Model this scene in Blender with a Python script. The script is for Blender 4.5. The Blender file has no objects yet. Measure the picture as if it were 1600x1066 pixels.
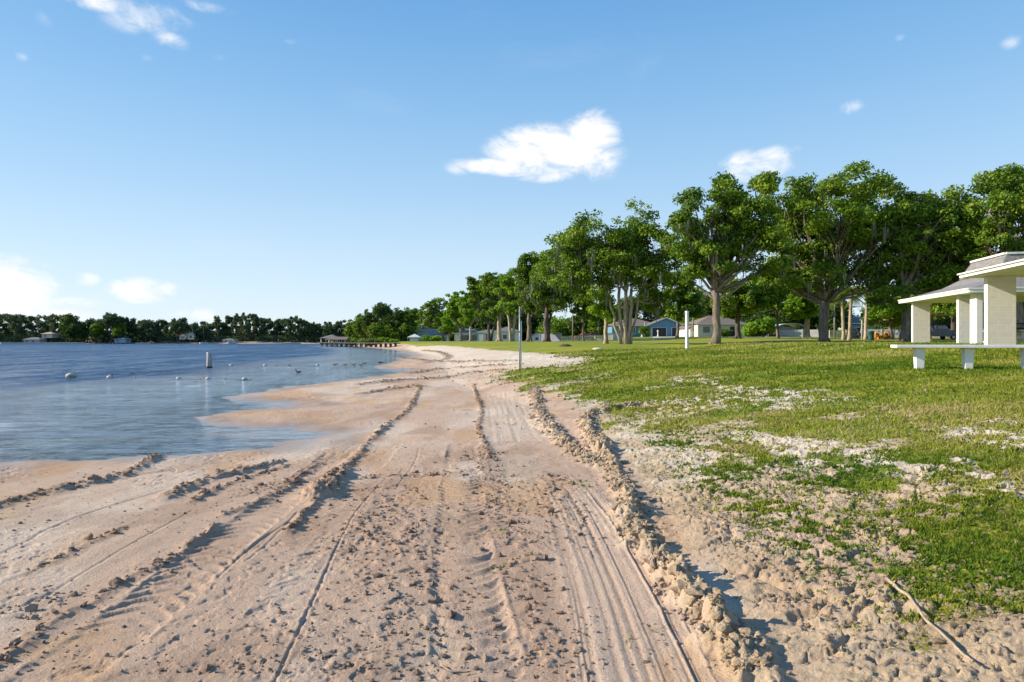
import bpy, math, random
import numpy as np
from mathutils import Vector, Matrix
random.seed(7)
RNG = np.random.default_rng(7)
S = bpy.context.scene
COL = S.collection
CZ = 1.66                      # eye height above the water
PI = math.pi

# ------------------------------------------------------------------ helpers
def link(o, parent=None):
    COL.objects.link(o)
    if parent is not None:
        o.parent = parent
    return o

def tag(o, label=None, cat=None, group=None, kind=None):
    if label: o['label'] = label
    if cat: o['category'] = cat
    if group: o['group'] = group
    if kind: o['kind'] = kind
    return o

def thing(name, loc, label, cat, group=None, rz=0.0):
    o = bpy.data.objects.new(name, None)
    o.empty_display_size = 0.3
    link(o); o.location = loc; o.rotation_euler = (0, 0, rz)
    return tag(o, label, cat, group)

def copy_tree(o, parent=None):
    c = o.copy(); link(c, parent)
    if parent is not None:
        c.parent = parent
    for ch in [k for k in bpy.data.objects if k.parent == o]:
        copy_tree(ch, c)
    return c

def mesh_np(name, V, faces, mat=None, smooth=False, attrs=None):
    """V (n,3); faces: list of int arrays (m,k)."""
    V = np.asarray(V, dtype=np.float32)
    me = bpy.data.meshes.new(name)
    me.vertices.add(len(V)); me.vertices.foreach_set('co', V.ravel())
    faces = [np.asarray(f, dtype=np.int32) for f in faces if len(f)]
    nl = sum(f.size for f in faces); npoly = sum(len(f) for f in faces)
    me.loops.add(nl); me.polygons.add(npoly)
    me.loops.foreach_set('vertex_index', np.concatenate([f.ravel() for f in faces]))
    st, base = [], 0
    for f in faces:
        k = f.shape[1]; st.append(base + np.arange(len(f)) * k); base += f.size
    me.polygons.foreach_set('loop_start', np.concatenate(st).astype(np.int32))
    if attrs:
        for an, arr in attrs.items():
            arr = np.asarray(arr, dtype=np.float32)
            if arr.ndim == 1:
                a = me.attributes.new(an, 'FLOAT', 'POINT'); a.data.foreach_set('value', arr)
            else:
                if arr.shape[1] == 3:
                    arr = np.concatenate([arr, np.ones((len(arr), 1), np.float32)], 1)
                a = me.attributes.new(an, 'FLOAT_COLOR', 'POINT'); a.data.foreach_set('color', arr.ravel())
    me.update(calc_edges=True)
    me.polygons.foreach_set('use_smooth', np.full(npoly, smooth))
    me.validate()
    if mat: me.materials.append(mat)
    return me

class MB:
    """collects shapes and links them as ONE mesh object"""
    def __init__(s): s.v = []; s.q = []; s.t = []; s.n = 0; s.poly = []
    def add(s, V, q=None, t=None):
        V = np.asarray(V, float)
        if q is not None and len(q): s.q.append(np.asarray(q) + s.n)
        if t is not None and len(t): s.t.append(np.asarray(t) + s.n)
        s.v.append(V); s.n += len(V)
    def box(s, c, size, rz=0.0, taper=1.0, shear=None):
        hx, hy, hz = size[0]/2, size[1]/2, size[2]/2
        V = []
        for z, k in ((-hz, taper), (hz, 1.0)):
            for x, y in ((-hx, -hy), (hx, -hy), (hx, hy), (-hx, hy)):
                V.append((x*k, y*k, z))
        V = np.array(V); cs, sn = math.cos(rz), math.sin(rz)
        V = np.stack([V[:, 0]*cs - V[:, 1]*sn, V[:, 0]*sn + V[:, 1]*cs, V[:, 2]], 1) + np.array(c)
        s.add(V, q=[(3,2,1,0),(4,5,6,7),(0,1,5,4),(1,2,6,5),(2,3,7,6),(3,0,4,7)])
    def beam(s, p0, p1, w, h):
        p0 = Vector(p0); p1 = Vector(p1); d = (p1-p0).normalized()
        up = Vector((0,0,1)) if abs(d.z) < .95 else Vector((0,1,0))
        a = d.cross(up).normalized()*w/2; b = a.cross(d).normalized()*h/2
        V = [tuple(p + sa*a + sb*b) for p in (p0, p1) for sa, sb in ((-1,-1),(1,-1),(1,1),(-1,1))]
        s.add(V, q=[(3,2,1,0),(4,5,6,7),(0,1,5,4),(1,2,6,5),(2,3,7,6),(3,0,4,7)])
    def tube(s, P, R, n=8, cap=True):
        P = np.asarray(P, float); R = np.broadcast_to(np.asarray(R, float), (len(P),))
        T = np.gradient(P, axis=0); T /= np.linalg.norm(T, axis=1)[:, None] + 1e-9
        ref = np.array([0.31, 0.9, 0.2]) if abs(T[0][2]) > .7 else np.array([0, 0, 1.0])
        A = np.cross(T, ref); A /= np.linalg.norm(A, axis=1)[:, None] + 1e-9
        B = np.cross(T, A)
        th = np.arange(n)*2*PI/n
        ring = (P[:, None, :] + R[:, None, None]*(np.cos(th)[None, :, None]*A[:, None, :] + np.sin(th)[None, :, None]*B[:, None, :]))
        V = ring.reshape(-1, 3); m = len(P)
        i = np.arange(m-1)[:, None]*n; j = np.arange(n)[None, :]; k = (j+1) % n
        q = np.stack([i+j, i+k, i+n+k, i+n+j], -1).reshape(-1, 4)
        t = []
        if cap:
            V = np.vstack([V, P[0], P[-1]])
            t = [((x+1) % n, x, m*n) for x in range(n)] + [((m-1)*n+x, (m-1)*n+(x+1) % n, m*n+1) for x in range(n)]
        s.add(V, q=q, t=t)
    def lathe(s, prof, c=(0,0,0), n=12):
        P = [(c[0], c[1], c[2]+z) for r, z in prof]
        V = []; 
        for r, z in prof:
            for k in range(n):
                a = 2*PI*k/n; V.append((c[0]+r*math.cos(a), c[1]+r*math.sin(a), c[2]+z))
        m = len(prof); q = []
        for i in range(m-1):
            for k in range(n):
                q.append((i*n+k, i*n+(k+1) % n, (i+1)*n+(k+1) % n, (i+1)*n+k))
        V += [P[0], P[-1]]
        t = [((x+1) % n, x, m*n) for x in range(n)] + [((m-1)*n+x, (m-1)*n+(x+1) % n, m*n+1) for x in range(n)]
        s.add(V, q=q, t=t)
    def ball(s, c, r, n=10, m=6, jit=0):
        r = (r, r, r) if not hasattr(r, '__len__') else r
        V = [(0,0,-1)]; 
        for i in range(1, m):
            ph = -PI/2 + PI*i/m
            for k in range(n):
                a = 2*PI*k/n; V.append((math.cos(ph)*math.cos(a), math.cos(ph)*math.sin(a), math.sin(ph)))
        V.append((0,0,1)); V = np.array(V)
        if jit: V = V*(1 + RNG.uniform(-jit, jit, (len(V), 1)))
        V = V*np.array(r) + np.array(c)
        q = [(1+(i)*n+k, 1+i*n+(k+1) % n, 1+(i+1)*n+(k+1) % n, 1+(i+1)*n+k) for i in range(m-2) for k in range(n)]
        t = [(0, 1+(k+1) % n, 1+k) for k in range(n)] + [(len(V)-1, 1+(m-2)*n+k, 1+(m-2)*n+(k+1) % n) for k in range(n)]
        s.add(V, q=q, t=t)
    def prism(s, pts, z0, z1):
        n = len(pts); V = [(x, y, z0) for x, y in pts] + [(x, y, z1) for x, y in pts]
        q = [(i, (i+1) % n, n+(i+1) % n, n+i) for i in range(n)]
        s.add(V, q=q); s.poly.append([s.n-2*n+i for i in range(n)][::-1]); s.poly.append([s.n-n+i for i in range(n)])
    def face(s, pts):
        s.add(pts)
        s.poly.append([s.n-len(pts)+i for i in range(len(pts))])
    def mesh(s, name, mat=None, smooth=False):
        V = np.concatenate(s.v); fs = []
        if s.q: fs.append(np.concatenate(s.q))
        if s.t: fs.append(np.concatenate(s.t))
        for p in s.poly: fs.append(np.array([p]))
        return mesh_np(name, V, fs, mat, smooth)
    def build(s, name, mat, parent=None, smooth=False, bevel=0):
        o = bpy.data.objects.new(name, s.mesh(name, mat, smooth)); link(o, parent)
        if bevel:
            b = o.modifiers.new('bevel', 'BEVEL'); b.width = bevel; b.segments = 2; b.limit_method = 'ANGLE'
        return o

# ------------------------------------------------------------------ noise
_T = RNG.random((256, 256))
def vn(x, y, seed=0):
    x = np.asarray(x, float) + seed*17.31; y = np.asarray(y, float) + seed*9.77
    xi = np.floor(x).astype(np.int64); yi = np.floor(y).astype(np.int64)
    fx = x-xi; fy = y-yi; fx = fx*fx*(3-2*fx); fy = fy*fy*(3-2*fy)
    a = _T[xi & 255, yi & 255]; b = _T[(xi+1) & 255, yi & 255]
    c = _T[xi & 255, (yi+1) & 255]; d = _T[(xi+1) & 255, (yi+1) & 255]
    return (a*(1-fx)+b*fx)*(1-fy) + (c*(1-fx)+d*fx)*fy - 0.5
def fbm(x, y, oct=4, seed=0, gain=.5):
    s = 0; a = 1.0; f = 1.0
    for i in range(oct):
        s = s + a*vn(x*f*(.8)+y*f*.6, y*f*.8-x*f*.6, seed+i*3); a *= gain; f *= 2.03
    return s
def ss(a, b, x):
    t = np.clip((np.asarray(x, float)-a)/(b-a), 0, 1); return t*t*(3-2*t)

# ------------------------------------------------------------------ materials
class NT:
    def __init__(s, tree): s.t = tree; s.n = tree.nodes; s.l = tree.links
    def node(s, typ, **kw):
        nd = s.n.new(typ)
        for k, v in kw.items(): setattr(nd, k, v)
        return nd
    def put(s, sock, v):
        if isinstance(v, bpy.types.NodeSocket): s.l.new(v, sock)
        elif v is not None:
            if hasattr(sock, 'default_value') and hasattr(sock.default_value, '__len__') and hasattr(v, '__len__') and len(v) == 3 and len(sock.default_value) == 4: v = (*v, 1)
            sock.default_value = v
    def math(s, op, a, b=None, c=None, clamp=False):
        nd = s.node('ShaderNodeMath', operation=op, use_clamp=clamp)
        s.put(nd.inputs[0], a)
        if b is not None: s.put(nd.inputs[1], b)
        if c is not None: s.put(nd.inputs[2], c)
        return nd.outputs[0]
    def mix(s, f, a, b, blend='MIX'):
        nd = s.node('ShaderNodeMix', data_type='RGBA', blend_type=blend)
        s.put(nd.inputs[0], f); s.put(nd.inputs[6], a); s.put(nd.inputs[7], b)
        return nd.outputs[2]
    def noise(s, scale, vec=None, detail=4, rough=.55, dist=0):
        nd = s.node('ShaderNodeTexNoise'); nd.inputs['Scale'].default_value = scale
        nd.inputs['Detail'].default_value = detail; nd.inputs['Roughness'].default_value = rough
        nd.inputs['Distortion'].default_value = dist
        if vec is not None: s.l.new(vec, nd.inputs['Vector'])
        return nd.outputs[0]
    def ramp(s, f, lo, hi):
        nd = s.node('ShaderNodeMapRange', interpolation_type='SMOOTHSTEP'); s.put(nd.inputs[0], f)
        s.put(nd.inputs[1], lo); s.put(nd.inputs[2], hi); return nd.outputs[0]
    def coord(s, which='Object', scale=None):
        tc = s.node('ShaderNodeTexCoord').outputs[which]
        if scale is None: return tc
        mp = s.node('ShaderNodeMapping'); mp.inputs['Scale'].default_value = scale
        s.l.new(tc, mp.inputs['Vector']); return mp.outputs[0]
    def pos(s, scale=None, rot=0):
        tc = s.node('ShaderNodeNewGeometry').outputs['Position']
        if scale is None: return tc
        mp = s.node('ShaderNodeMapping'); mp.inputs['Scale'].default_value = scale; mp.inputs['Rotation'].default_value = (0, 0, rot)
        s.l.new(tc, mp.inputs['Vector']); return mp.outputs[0]
    def attr(s, name):
        nd = s.node('ShaderNodeAttribute'); nd.attribute_name = name; return nd
    def bump(s, h, strength=.3, dist=.01, normal=None):
        nd = s.node('ShaderNodeBump'); nd.inputs['Strength'].default_value = strength
        nd.inputs['Distance'].default_value = dist; s.l.new(h, nd.inputs['Height'])
        if normal is not None: s.l.new(normal, nd.inputs['Normal'])
        return nd.outputs[0]

def new_mat(name):
    m = bpy.data.materials.new(name); m.use_nodes = True
    t = NT(m.node_tree); t.n.clear()
    out = t.node('ShaderNodeOutputMaterial'); return m, t, out
MATS = {}
def mat(name, c1, c2=None, scale=6.0, rough=.8, metal=0.0, bump=.2, bdist=.01, stretch=(1,1,1), spec=.3, world=False, dirt=None):
    if name in MATS: return MATS[name]
    m, t, out = new_mat(name)
    b = t.node('ShaderNodeBsdfPrincipled')
    v = t.pos(stretch) if world else t.coord('Object', stretch)
    n = t.noise(scale, v, 5, .6)
    c2 = c2 or tuple(x*.8 for x in c1)
    col = t.mix(t.ramp(n, .35, .65), c1, c2)
    if dirt:
        col = t.mix(t.math('MULTIPLY', t.ramp(t.noise(scale*.35, v, 4, .7), .52, .7), .6), col, dirt)
    t.l.new(col, b.inputs['Base Color'])
    b.inputs['Roughness'].default_value = rough; b.inputs['Metallic'].default_value = metal
    b.inputs['Specular IOR Level'].default_value = spec
    if bump: t.l.new(t.bump(t.noise(scale*3, v, 4, .65), bump, bdist), b.inputs['Normal'])
    t.l.new(b.outputs[0], out.inputs[0])
    MATS[name] = m; return m

# ------------------------------------------------------------------ terrain
def at(px, py, D):
    return ((px-800)/1000*D, D, CZ-(py-533)/1000*D)
def atx(px, D): return (px-800)/1000*D
LAKE = np.array([(-40,5.0),(-20,7.3),(-12,8.1),(-6.9,8.8),(-5.8,8.95),(-5.0,9.1),(-4.5,9.6),(-3.9,10.2),(-3.45,10.9),(-3.5,11.5),(-4.2,12.1),(-5.3,12.4),(-6.2,12.8),
 (-6.9,13.8),(-6.4,15.4),(-5.6,16.4),(-5.9,17.2),(-7.6,17.8),(-8.4,18.9),(-8.3,21.5),(-7.8,24.0),(-6.9,27),(-6.5,30),(-5.7,34),(-5.6,36.3),(-8.0,38.4),(-8.9,42),(-9.4,49),
 (-10.0,60),(-10.9,72),(-14.4,90),(-21,115),(-29,140),(-40,170),(-55,215),(-66,262),(-62,320),(-75,385),(-110,402),(-170,396),(-250,405),(-330,398),(-450,402),(-700,380),(-900,300),(-950,-250),(-200,-260),(-60,-60)], float)
def poly_sd(P, x, y):
    x = np.asarray(x, float); y = np.asarray(y, float)
    d2 = np.full(x.shape, 1e18); ins = np.zeros(x.shape, bool)
    n = len(P)
    for i in range(n):
        ax, ay = P[i]; bx, by = P[(i+1) % n]; ex, ey = bx-ax, by-ay
        t = np.clip(((x-ax)*ex+(y-ay)*ey)/(ex*ex+ey*ey), 0, 1)
        d2 = np.minimum(d2, (x-ax-t*ex)**2+(y-ay-t*ey)**2)
        c = ((ay > y) != (by > y))
        with np.errstate(divide='ignore', invalid='ignore'):
            xi = ax + (y-ay)*ex/(ey if abs(ey) > 1e-9 else 1e-9)
        ins ^= c & (x < xi)
    d = np.sqrt(d2); return np.where(ins, d, -d)
_XC = np.array([(-50,1.1),(8,1.1),(14,.7),(20,-1.0),(25,-2.4),(47,-5.0),(66,-7.5),(80,-11),(130,-22),(200,-44),(262,-62),(400,-62),(3000,-62)], float)
def base_z(x, y, sd=None):
    x = np.asarray(x, float); y = np.asarray(y, float)
    if sd is None: sd = -poly_sd(LAKE, x, y)          # + inland
    sdn = sd
    beach = np.where(sdn > 0, .11*(1-np.exp(-np.maximum(sdn, 0)/2.2)), 0)
    under = np.where(sdn < 0, -.035*np.minimum(-sdn, 8)-.13*np.clip(-sdn-8, 0, 20)-.0*sdn, 0)
    q = x-np.interp(y, _XC[:, 0], _XC[:, 1])
    rise = 1.12*np.tanh(np.maximum(q, 0)/7.5)
    rise = rise*ss(0, 3.0, sdn)
    rise = rise + .35*ss(50, 110, y)*ss(0, 6, q) + .75*ss(66, 150, y)*ss(4, 32, x) + .35*ss(45, 75, y)*ss(18, 34, x)
    rise = rise + .27*ss(10.5, 14, x)*ss(15.0, 18.5, y)*ss(60, 38, y)
    farl = 1.2*ss(2, 14, sdn)*ss(-90, -140, x)         # far bank
    return beach + under + np.maximum(rise, 0)*(sdn > 0) + farl
def zg(x, y): return float(base_z(np.array([x]), np.array([y]))[0])
_YS = np.geomspace(2.0, 500, 1500)
def p2w(px, py):
    k = (px-800)/1000; h = CZ-_YS*(py-533)/1000 - base_z(k*_YS, _YS)
    i = np.argmax(h <= 0)
    y = _YS[i] if h[i] <= 0 else 500
    if i > 0: y = _YS[i-1] + (_YS[i]-_YS[i-1])*h[i-1]/(h[i-1]-h[i]+1e-12)
    return (k*y, y)
def smooth_path(pts, per=8):
    P = np.array(pts, float); P = np.vstack([2*P[0]-P[1], P, 2*P[-1]-P[-2]]); out = []
    for i in range(1, len(P)-2):
        for u in np.arange(per)/per:
            out.append(.5*((2*P[i])+(-P[i-1]+P[i+1])*u+(2*P[i-1]-5*P[i]+4*P[i+1]-P[i+2])*u*u+(-P[i-1]+3*P[i]-3*P[i+1]+P[i+2])*u**3))
    out.append(P[-2]); return np.array(out)
def wpath(px, per=6): return smooth_path([p2w(*p) for p in px], per)
def polycoords(P, x, y):
    """lateral signed distance, arc length, |distance|"""
    best = np.full(x.shape, 1e18); lat = np.zeros(x.shape); sl = np.zeros(x.shape); s0 = 0
    for i in range(len(P)-1):
        ax, ay = P[i]; ex, ey = P[i+1]-P[i]; L2 = ex*ex+ey*ey+1e-12; L = math.sqrt(L2)
        tt = ((x-ax)*ex+(y-ay)*ey)/L2; t = np.clip(tt, 0, 1)
        d2 = (x-ax-t*ex)**2+(y-ay-t*ey)**2; m = d2 < best
        best = np.where(m, d2, best)
        lat = np.where(m, ((x-ax)*ey-(y-ay)*ex)/L, lat); sl = np.where(m, s0+t*L, sl); s0 += L
    return lat, sl, np.sqrt(best)
# ------------------------------------------------------------------ ground relief
GRASS_PX = [(1640,940),(1600,895),(1500,850),(1400,800),(1330,758),(1250,724),(1180,692),(1130,668),(1070,645),(1000,634),(940,625),(870,612),(805,592),(786,581),
            (830,577),(900,573),(935,566),(905,559),(850,552),(800,548),(760,545),(720,541.5),(690,539.5)]
GRASS = np.array([p2w(*p) for p in GRASS_PX] + [(-17,120),(-24,150),(-40,195),(-58,262),(-60,420),(-60,2500),(2500,2500),(2500,-60),(3.2,-60),(3.0,2.0)])
WHITE = [ (wpath([(1075,590),(1110,601),(1180,609),(1250,620),(1310,630),(1385,642)]), .44), (wpath([(1150,618),(1230,638)]), .34),
          (wpath([(1420,652),(1480,665),(1560,690)]), .24), (wpath([(1290,700),(1340,716),(1420,735)]), .16), (wpath([(1180,690),(1300,735)]), .14),
          (wpath([(830,556),(870,560),(910,561)]), 1.0), (wpath([(1170,680),(1260,700)]),.16), (wpath([(1500,720),(1620,790)]), .07) ]
RIDGES = [ # path, width, height, clumpiness
  (wpath([(835,606),(841,640),(852,662),(880,690),(912,716),(940,730)]), .16, .10, 1.0),
  (wpath([(1005,633),(960,640),(920,652),(918,672),(938,705),(962,745),(985,785),(993,825),(1018,870),(1051,915),(1091,960),(1134,1005),(1185,1070)]), .135, .165, 1.0),
  (wpath([(657,604),(641,635),(606,665),(577,690),(556,716),(530,742)]), .075, .04, .8),
  (wpath([(532,742),(520,752),(500,775)]), .13, .12, .9),
  (wpath([(500,775),(478,802),(455,832)]), .05, .035, .7),
  (wpath([(246,716),(205,738),(160,752),(100,766),(50,778),(-30,800)]), .10, .065, .7),
  (wpath([(-20,1045),(25,1015),(80,972),(140,948),(200,906),(262,880),(300,852),(338,823)]), .055, .04, .9),
  (wpath([(352,806),(400,788),(452,758),(500,722)]), .06, .035, .9),
  (wpath([(48,896),(100,872),(140,852),(192,828)]), .06, .035, .8),
  (wpath([(258,780),(320,752),(380,738),(440,722)]), .10, .05, .9),
  (wpath([(300,785),(360,757),(450,728)]), .06, .03, .9),
  (wpath([(560,602),(620,596),(680,592),(740,584),(790,580)]), .22, .09, .6),
  (wpath([(640,585),(690,578),(760,573),(810,572)]), .3, .10, .7),
  (wpath([(665,568),(700,560),(690,552),(660,548)]), .4, .10, .6),
  (wpath([(740,600),(752,640),(747,665),(760,700),(766,720)]), .06, .03, .9),
  (wpath([(620,560),(720,567),(800,566)]), .5, .12, .6),
  (wpath([(560,617),(620,607),(655,604)]), .2, .07, .7),
]
GROOVES = [ (wpath([(425,1075),(465,990),(492,930),(512,885),(536,836),(560,795),(592,758)]), .008, -.014),
            (wpath([(340,905),(400,850),(450,815)]), .010, -.012), (wpath([(385,880),(425,842),(465,800)]), .010, -.012),
            (wpath([(620,760),(648,722),(655,700)]), .01, -.01), (wpath([(-10,870),(120,810),(260,765)]), .015, -.012),(wpath([(60,940),(150,885),(300,800)]), .012, -.01) ]
TREADS = [ (wpath([(722,700),(722,760),(722,840),(730,930),(742,1010),(750,1090)]),   .21, .027, .125),
           (wpath([(20,1100),(150,1010),(270,920),(350,850),(430,790),(520,715)]), .20, .020, .14),
           (wpath([(470,760),(560,735),(600,700)]), .22, .012, .12), (wpath([(560,860),(610,800),(640,740)]), .2, .008, .13),
           (wpath([(300,1075),(430,960),(520,850)]), .16, .007, .12)]
COMB = wpath([(880,745),(915,800),(955,880),(990,960),(1035,1075)], 10)
SCR = wpath([(790,610),(800,640),(812,668)], 8)
BAND = [ (wpath([(752,700),(775,760),(800,830),(822,900),(850,980),(870,1080)]), .16), (wpath([(600,760),(625,840),(640,930),(640,1080)]), .3),
         (wpath([(540,800),(600,860),(620,940),(560,1070)]), .35), (wpath([(860,740),(880,800),(900,860)]), .2), (wpath([(560,745),(650,742),(760,735)]), .12),
         (wpath([(640,575),(720,585),(800,600)]), .8), (wpath([(460,750),(380,770)]), .2),(wpath([(20,930),(80,960)]), .2) ]

def bb(P, x, y, pad):
    return (x > P[:, 0].min()-pad) & (x < P[:, 0].max()+pad) & (y > P[:, 1].min()-pad) & (y < P[:, 1].max()+pad)

# masks
def masks(x, y, sd):
    g = -poly_sd(GRASS, x, y)*-1.0            # + inside the lawn
    n1 = fbm(x*.55, y*.55, 4, 5); n2 = fbm(x*2.3, y*2.3, 4, 31)
    near = ss(40, 12, y)
    gr = ss(-1.0, 1.5, g + n1*1.5*(.3+.7*near) + n2*1.3*near + .42)
    white = np.zeros(x.shape)
    for P, w in WHITE:
        m = bb(P, x, y, 3.5*w+1)
        if m.any():
            la, s, d = polycoords(P, x[m], y[m])
            white[m] = np.maximum(white[m], (1-ss(.3*w, 2.6*w, d + n1[m]*1.6*w + n2[m]*1.6*w))*.95)
    white = white*ss(-.30, .12, n2+.6*fbm(x*6, y*5, 3, 133))
    gr = gr*(1-.9*white)
    patch = ss(.08, .28, fbm(x*1.1+9, y*1.1, 4, 61))*ss(9, 1.0, g)*near
    gr = gr*(1-.65*patch)
    return g, gr, white, n1, n2

def relief(x, y, sd):
    """height, and per-vertex attributes"""
    g, gr, white, n1, n2 = masks(x, y, sd)
    z = base_z(x, y, sd)
    dry = ss(-.02, .35, sd)
    rightside = ss(-.05, .22, x-np.interp(y, [0, 4, 6, 13, 20, 30], [1.2, 1.3, 1.3, 1.5, .7, -.2]))*(y < 60)
    fade = 1.0
    sand = (1-gr)
    # broad unevenness and swash bars
    z = z + .05*fbm(x*.35, y*.35, 3, 2)*dry*(.5+rightside) + .016*fbm(x*1.6, y*1.1, 3, 12)*dry
    z = z + .007*fbm(x*5, y*5, 3, 22)*dry*(.5+1.0*rightside)
    z = z + .010*fbm(x*.9, y*.9, 3, 77)*(1-dry) + .020*fbm(x*1.5, y*2.6, 4, 78)*np.exp(-(sd/1.1)**2)
    # smeared streaks along the beach on the worked sand
    stri = vn(x*9+.8*vn(x*.7, y*.5, 3), y*.5+x*.4, 44)
    z = z + .006*stri*dry*(1-rightside)*ss(14, 4, y)
    pit = fbm(x*13, y*11, 3, 91)
    chur = ss(.0, .35, fbm(x*.9, y*.7, 3, 15)+.08)
    z = z - .008*ss(.16, .36, pit)*dry*chur*(1-rightside)
    z = z + .008*ss(.18, .42, fbm(x*9+3, y*14, 3, 95))*dry*chur
    # trampled crust right of the ridge: plates with cracks and crumbs
    cr = np.abs(fbm(x*2.2+.6*n2, y*3.0, 3, 51))
    crust = rightside*(1-.75*gr)
    lowr = ss(9, 3.4, y)
    z = z + crust*(.042*np.minimum(cr, .13)/.13*(.10+.90*lowr) + .020*fbm(x*5.5, y*7, 3, 57) - .030*np.abs(fbm(x*8.5+n2, y*12, 3, 59)) - .022*np.abs(fbm(x*21, y*27, 2, 60)) + .012*ss(.12, .3, fbm(x*19, y*25, 3, 58)))
    cell = np.abs(fbm(x*5.0, y*6.2, 2, 71)); z = z - crust*.022*(1-ss(0, .045, cell))*ss(12, 5, y)*1.3
    # grass hummocks
    z = z + gr*(.022*fbm(x*4.2, y*4.2, 3, 81)+.05*fbm(x*.7, y*.7, 2, 82))*ss(80, 20, y)
    tint = np.zeros(x.shape)
    # combed strip
    m = bb(COMB, x, y, 1.0) & (y < 22)
    lat, s, d = polycoords(COMB, x[m], y[m])
    wob = lat + .02*vn(s*.8, lat*0, 7) + .008*vn(s*3, lat*4, 8)
    grv = vn(wob*72, s*.16, 9)*1.1 + vn(wob*34, s*.12, 10)*.55 + .12*vn(wob*12, s*.1, 14)
    edge = ss(.36, .29, np.abs(lat-.05+.05*vn(s*2,s*0,4)))*ss(.0, 1.6, s+.5*vn(lat*9,s*0,11))
    zz = z[m]; basez = zz.copy()
    zz = zz - edge*(zz-base_z(x[m], y[m], sd[m])-.01)*.6 + edge*(.013*grv)
    z[m] = zz
    tint[m] = edge*(.35+.8*grv)
    m = bb(SCR, x, y, 1.6)
    lat, s, d = polycoords(SCR, x[m], y[m])
    e = ss(.75, .45, np.abs(lat))*ss(-.0, .6, s)
    z[m] += e*.012*vn(lat*16, s*.5, 19); tint[m] = np.maximum(tint[m], e*.6)
    # tyre treads
    for k, (P, w, h, sp) in enumerate(TREADS):
        m = bb(P, x, y, w*2)
        lat, s, d = polycoords(P, x[m], y[m])
        u = lat/w; ph = (s + (.05+.03*vn(s*2, lat*0, 3))*u*u*2.2 + .02*vn(s*5, lat*6, 4))/sp
        fr = ph-np.floor(ph); lug = ss(.0, .12, fr)*(1-ss(.12, .75, fr))
        idn = _T[(np.floor(ph).astype(int)*7+k*31) & 255, 3]
        e = ss(1.08, .9, np.abs(u))*(.35+.9*idn)*ss(-.22, .18, fbm(x[m]*3.5, y[m]*3.5, 3, 40+k)+.10)*(np.clip(s, 0, 1))
        z[m] += e*h*(lug-.3) - .012*ss(1.1, .8, np.abs(u))*min(1, h/.02)
        z[m] += .008*ss(.14, .0, np.abs(np.abs(u)-1.12))*ss(.0, .3, fbm(x[m]*6, y[m]*6, 2, 48))*min(1, h/.02)
    for P, w, h in GROOVES:
        h = h*.6
        m = bb(P, x, y, .3)
        lat, s, d = polycoords(P, x[m], y[m]); d = np.abs(d+.006*vn(s*6, s*0, 2))
        z[m] += h*np.exp(-(d/w)**2) - h*.25*np.exp(-((d-w*2.4)/w)**2)
    ridge = np.zeros(x.shape)
    for k, (P, w, h, cl) in enumerate(RIDGES):
        far = max(1.0, 1.0)
        m = bb(P, x, y, w*5)
        lat, s, d = polycoords(P, x[m], y[m])
        X, Y = x[m], y[m]
        ww = w*(1+.9*vn(s*2.2, s*0+k, 5)+.5*vn(s*7, s*0+k, 6))
        dd = np.abs(lat + .06*vn(s*3, s*0, 8)*w*8 + w*1.1*vn(X*9, Y*9, 17+k)) ; dd = np.maximum(dd, d-w*.3)
        prof = np.exp(-(dd/ww)**2*1.3)
        bil = 1-2.2*np.abs(fbm(X*8, Y*8, 3, 33+k)); lump = .55+.45*bil+.5*fbm(X*19, Y*19, 3, 35)
        hh = h*(.8+1.1*vn(s*1.7, s*0+k*5, 21)+.6*vn(s*6, s*0, 23))
        z[m] += prof*hh*(1-cl+cl*np.maximum(lump, .1)) ; ridge[m] = np.maximum(ridge[m], prof)
    band = np.zeros(x.shape)
    for P, w in BAND:
        m = bb(P, x, y, w*4); lat, s, d = polycoords(P, x[m], y[m])
        band[m] = np.maximum(band[m], np.exp(-(d/w)**2))
    z += band*.013*ss(.02, .3, fbm(x*12, y*12, 3, 66))*dry
    # ---------------- colours of the sand
    c_pink = np.array([.50,.358,.262]); c_pale = np.array([.61,.505,.405]); c_or = np.array([.50,.285,.12]); c_brn = np.array([.29,.18,.115])
    c_buff = np.array([.49,.39,.255]); c_whi = np.array([.64,.57,.47]); c_grey = np.array([.42,.36,.31])
    def lerp(c, d, f): return c*(1-f[:, None]) + d*f[:, None]
    c = np.tile(c_pink, (len(x), 1))
    c = lerp(c, c_pale, .75*ss(-.1, .35, fbm(x*.8, y*.35, 4, 101)))
    c = lerp(c, c_brn, .40*ss(.0, .35, fbm(x*1.7, y*1.0, 4, 104))*(1-.6*rightside))
    nearw = ss(3.2, .1, sd)
    c = lerp(c, c_or, .55*ss(.02, .3, fbm(x*1.3, y*1.0, 4, 107)+.04)*nearw*ss(-.3, .2, sd))
    c = lerp(c, c_or, .40*ss(.14, .34, fbm(x*1.1+4, y*.8, 3, 117))*(1-rightside))
    c = lerp(c, c_buff, rightside*.85); c = lerp(c, np.array([.27,.22,.12]), rightside*.45*ss(.0, .3, fbm(x*4.5, y*5, 4, 131)))
    c = lerp(c, np.array([.46,.335,.225]), rightside*ss(7.2, 4.2, y)*(.5+.4*ss(-.25, .2, fbm(x*1.2, y*1.5, 3, 111))))
    c = lerp(c, c_whi, np.clip(rightside*.6*ss(.0, .3, fbm(x*1.4, y*1.6, 4, 121)+.12*(1-lowr)), 0, 1)*(1-.9*lowr))
    c = lerp(c, c_whi, np.clip(white, 0, 1)*.85)
    dune = ss(22, 34, y)*ss(-.6, 1.8, x-np.interp(y, [20, 25, 47, 66, 80, 130], [-1.6, -2.9, -6.5, -10, -12, -22]))*(1-.2*gr)
    c = lerp(c, c_whi, dune*.6)
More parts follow.
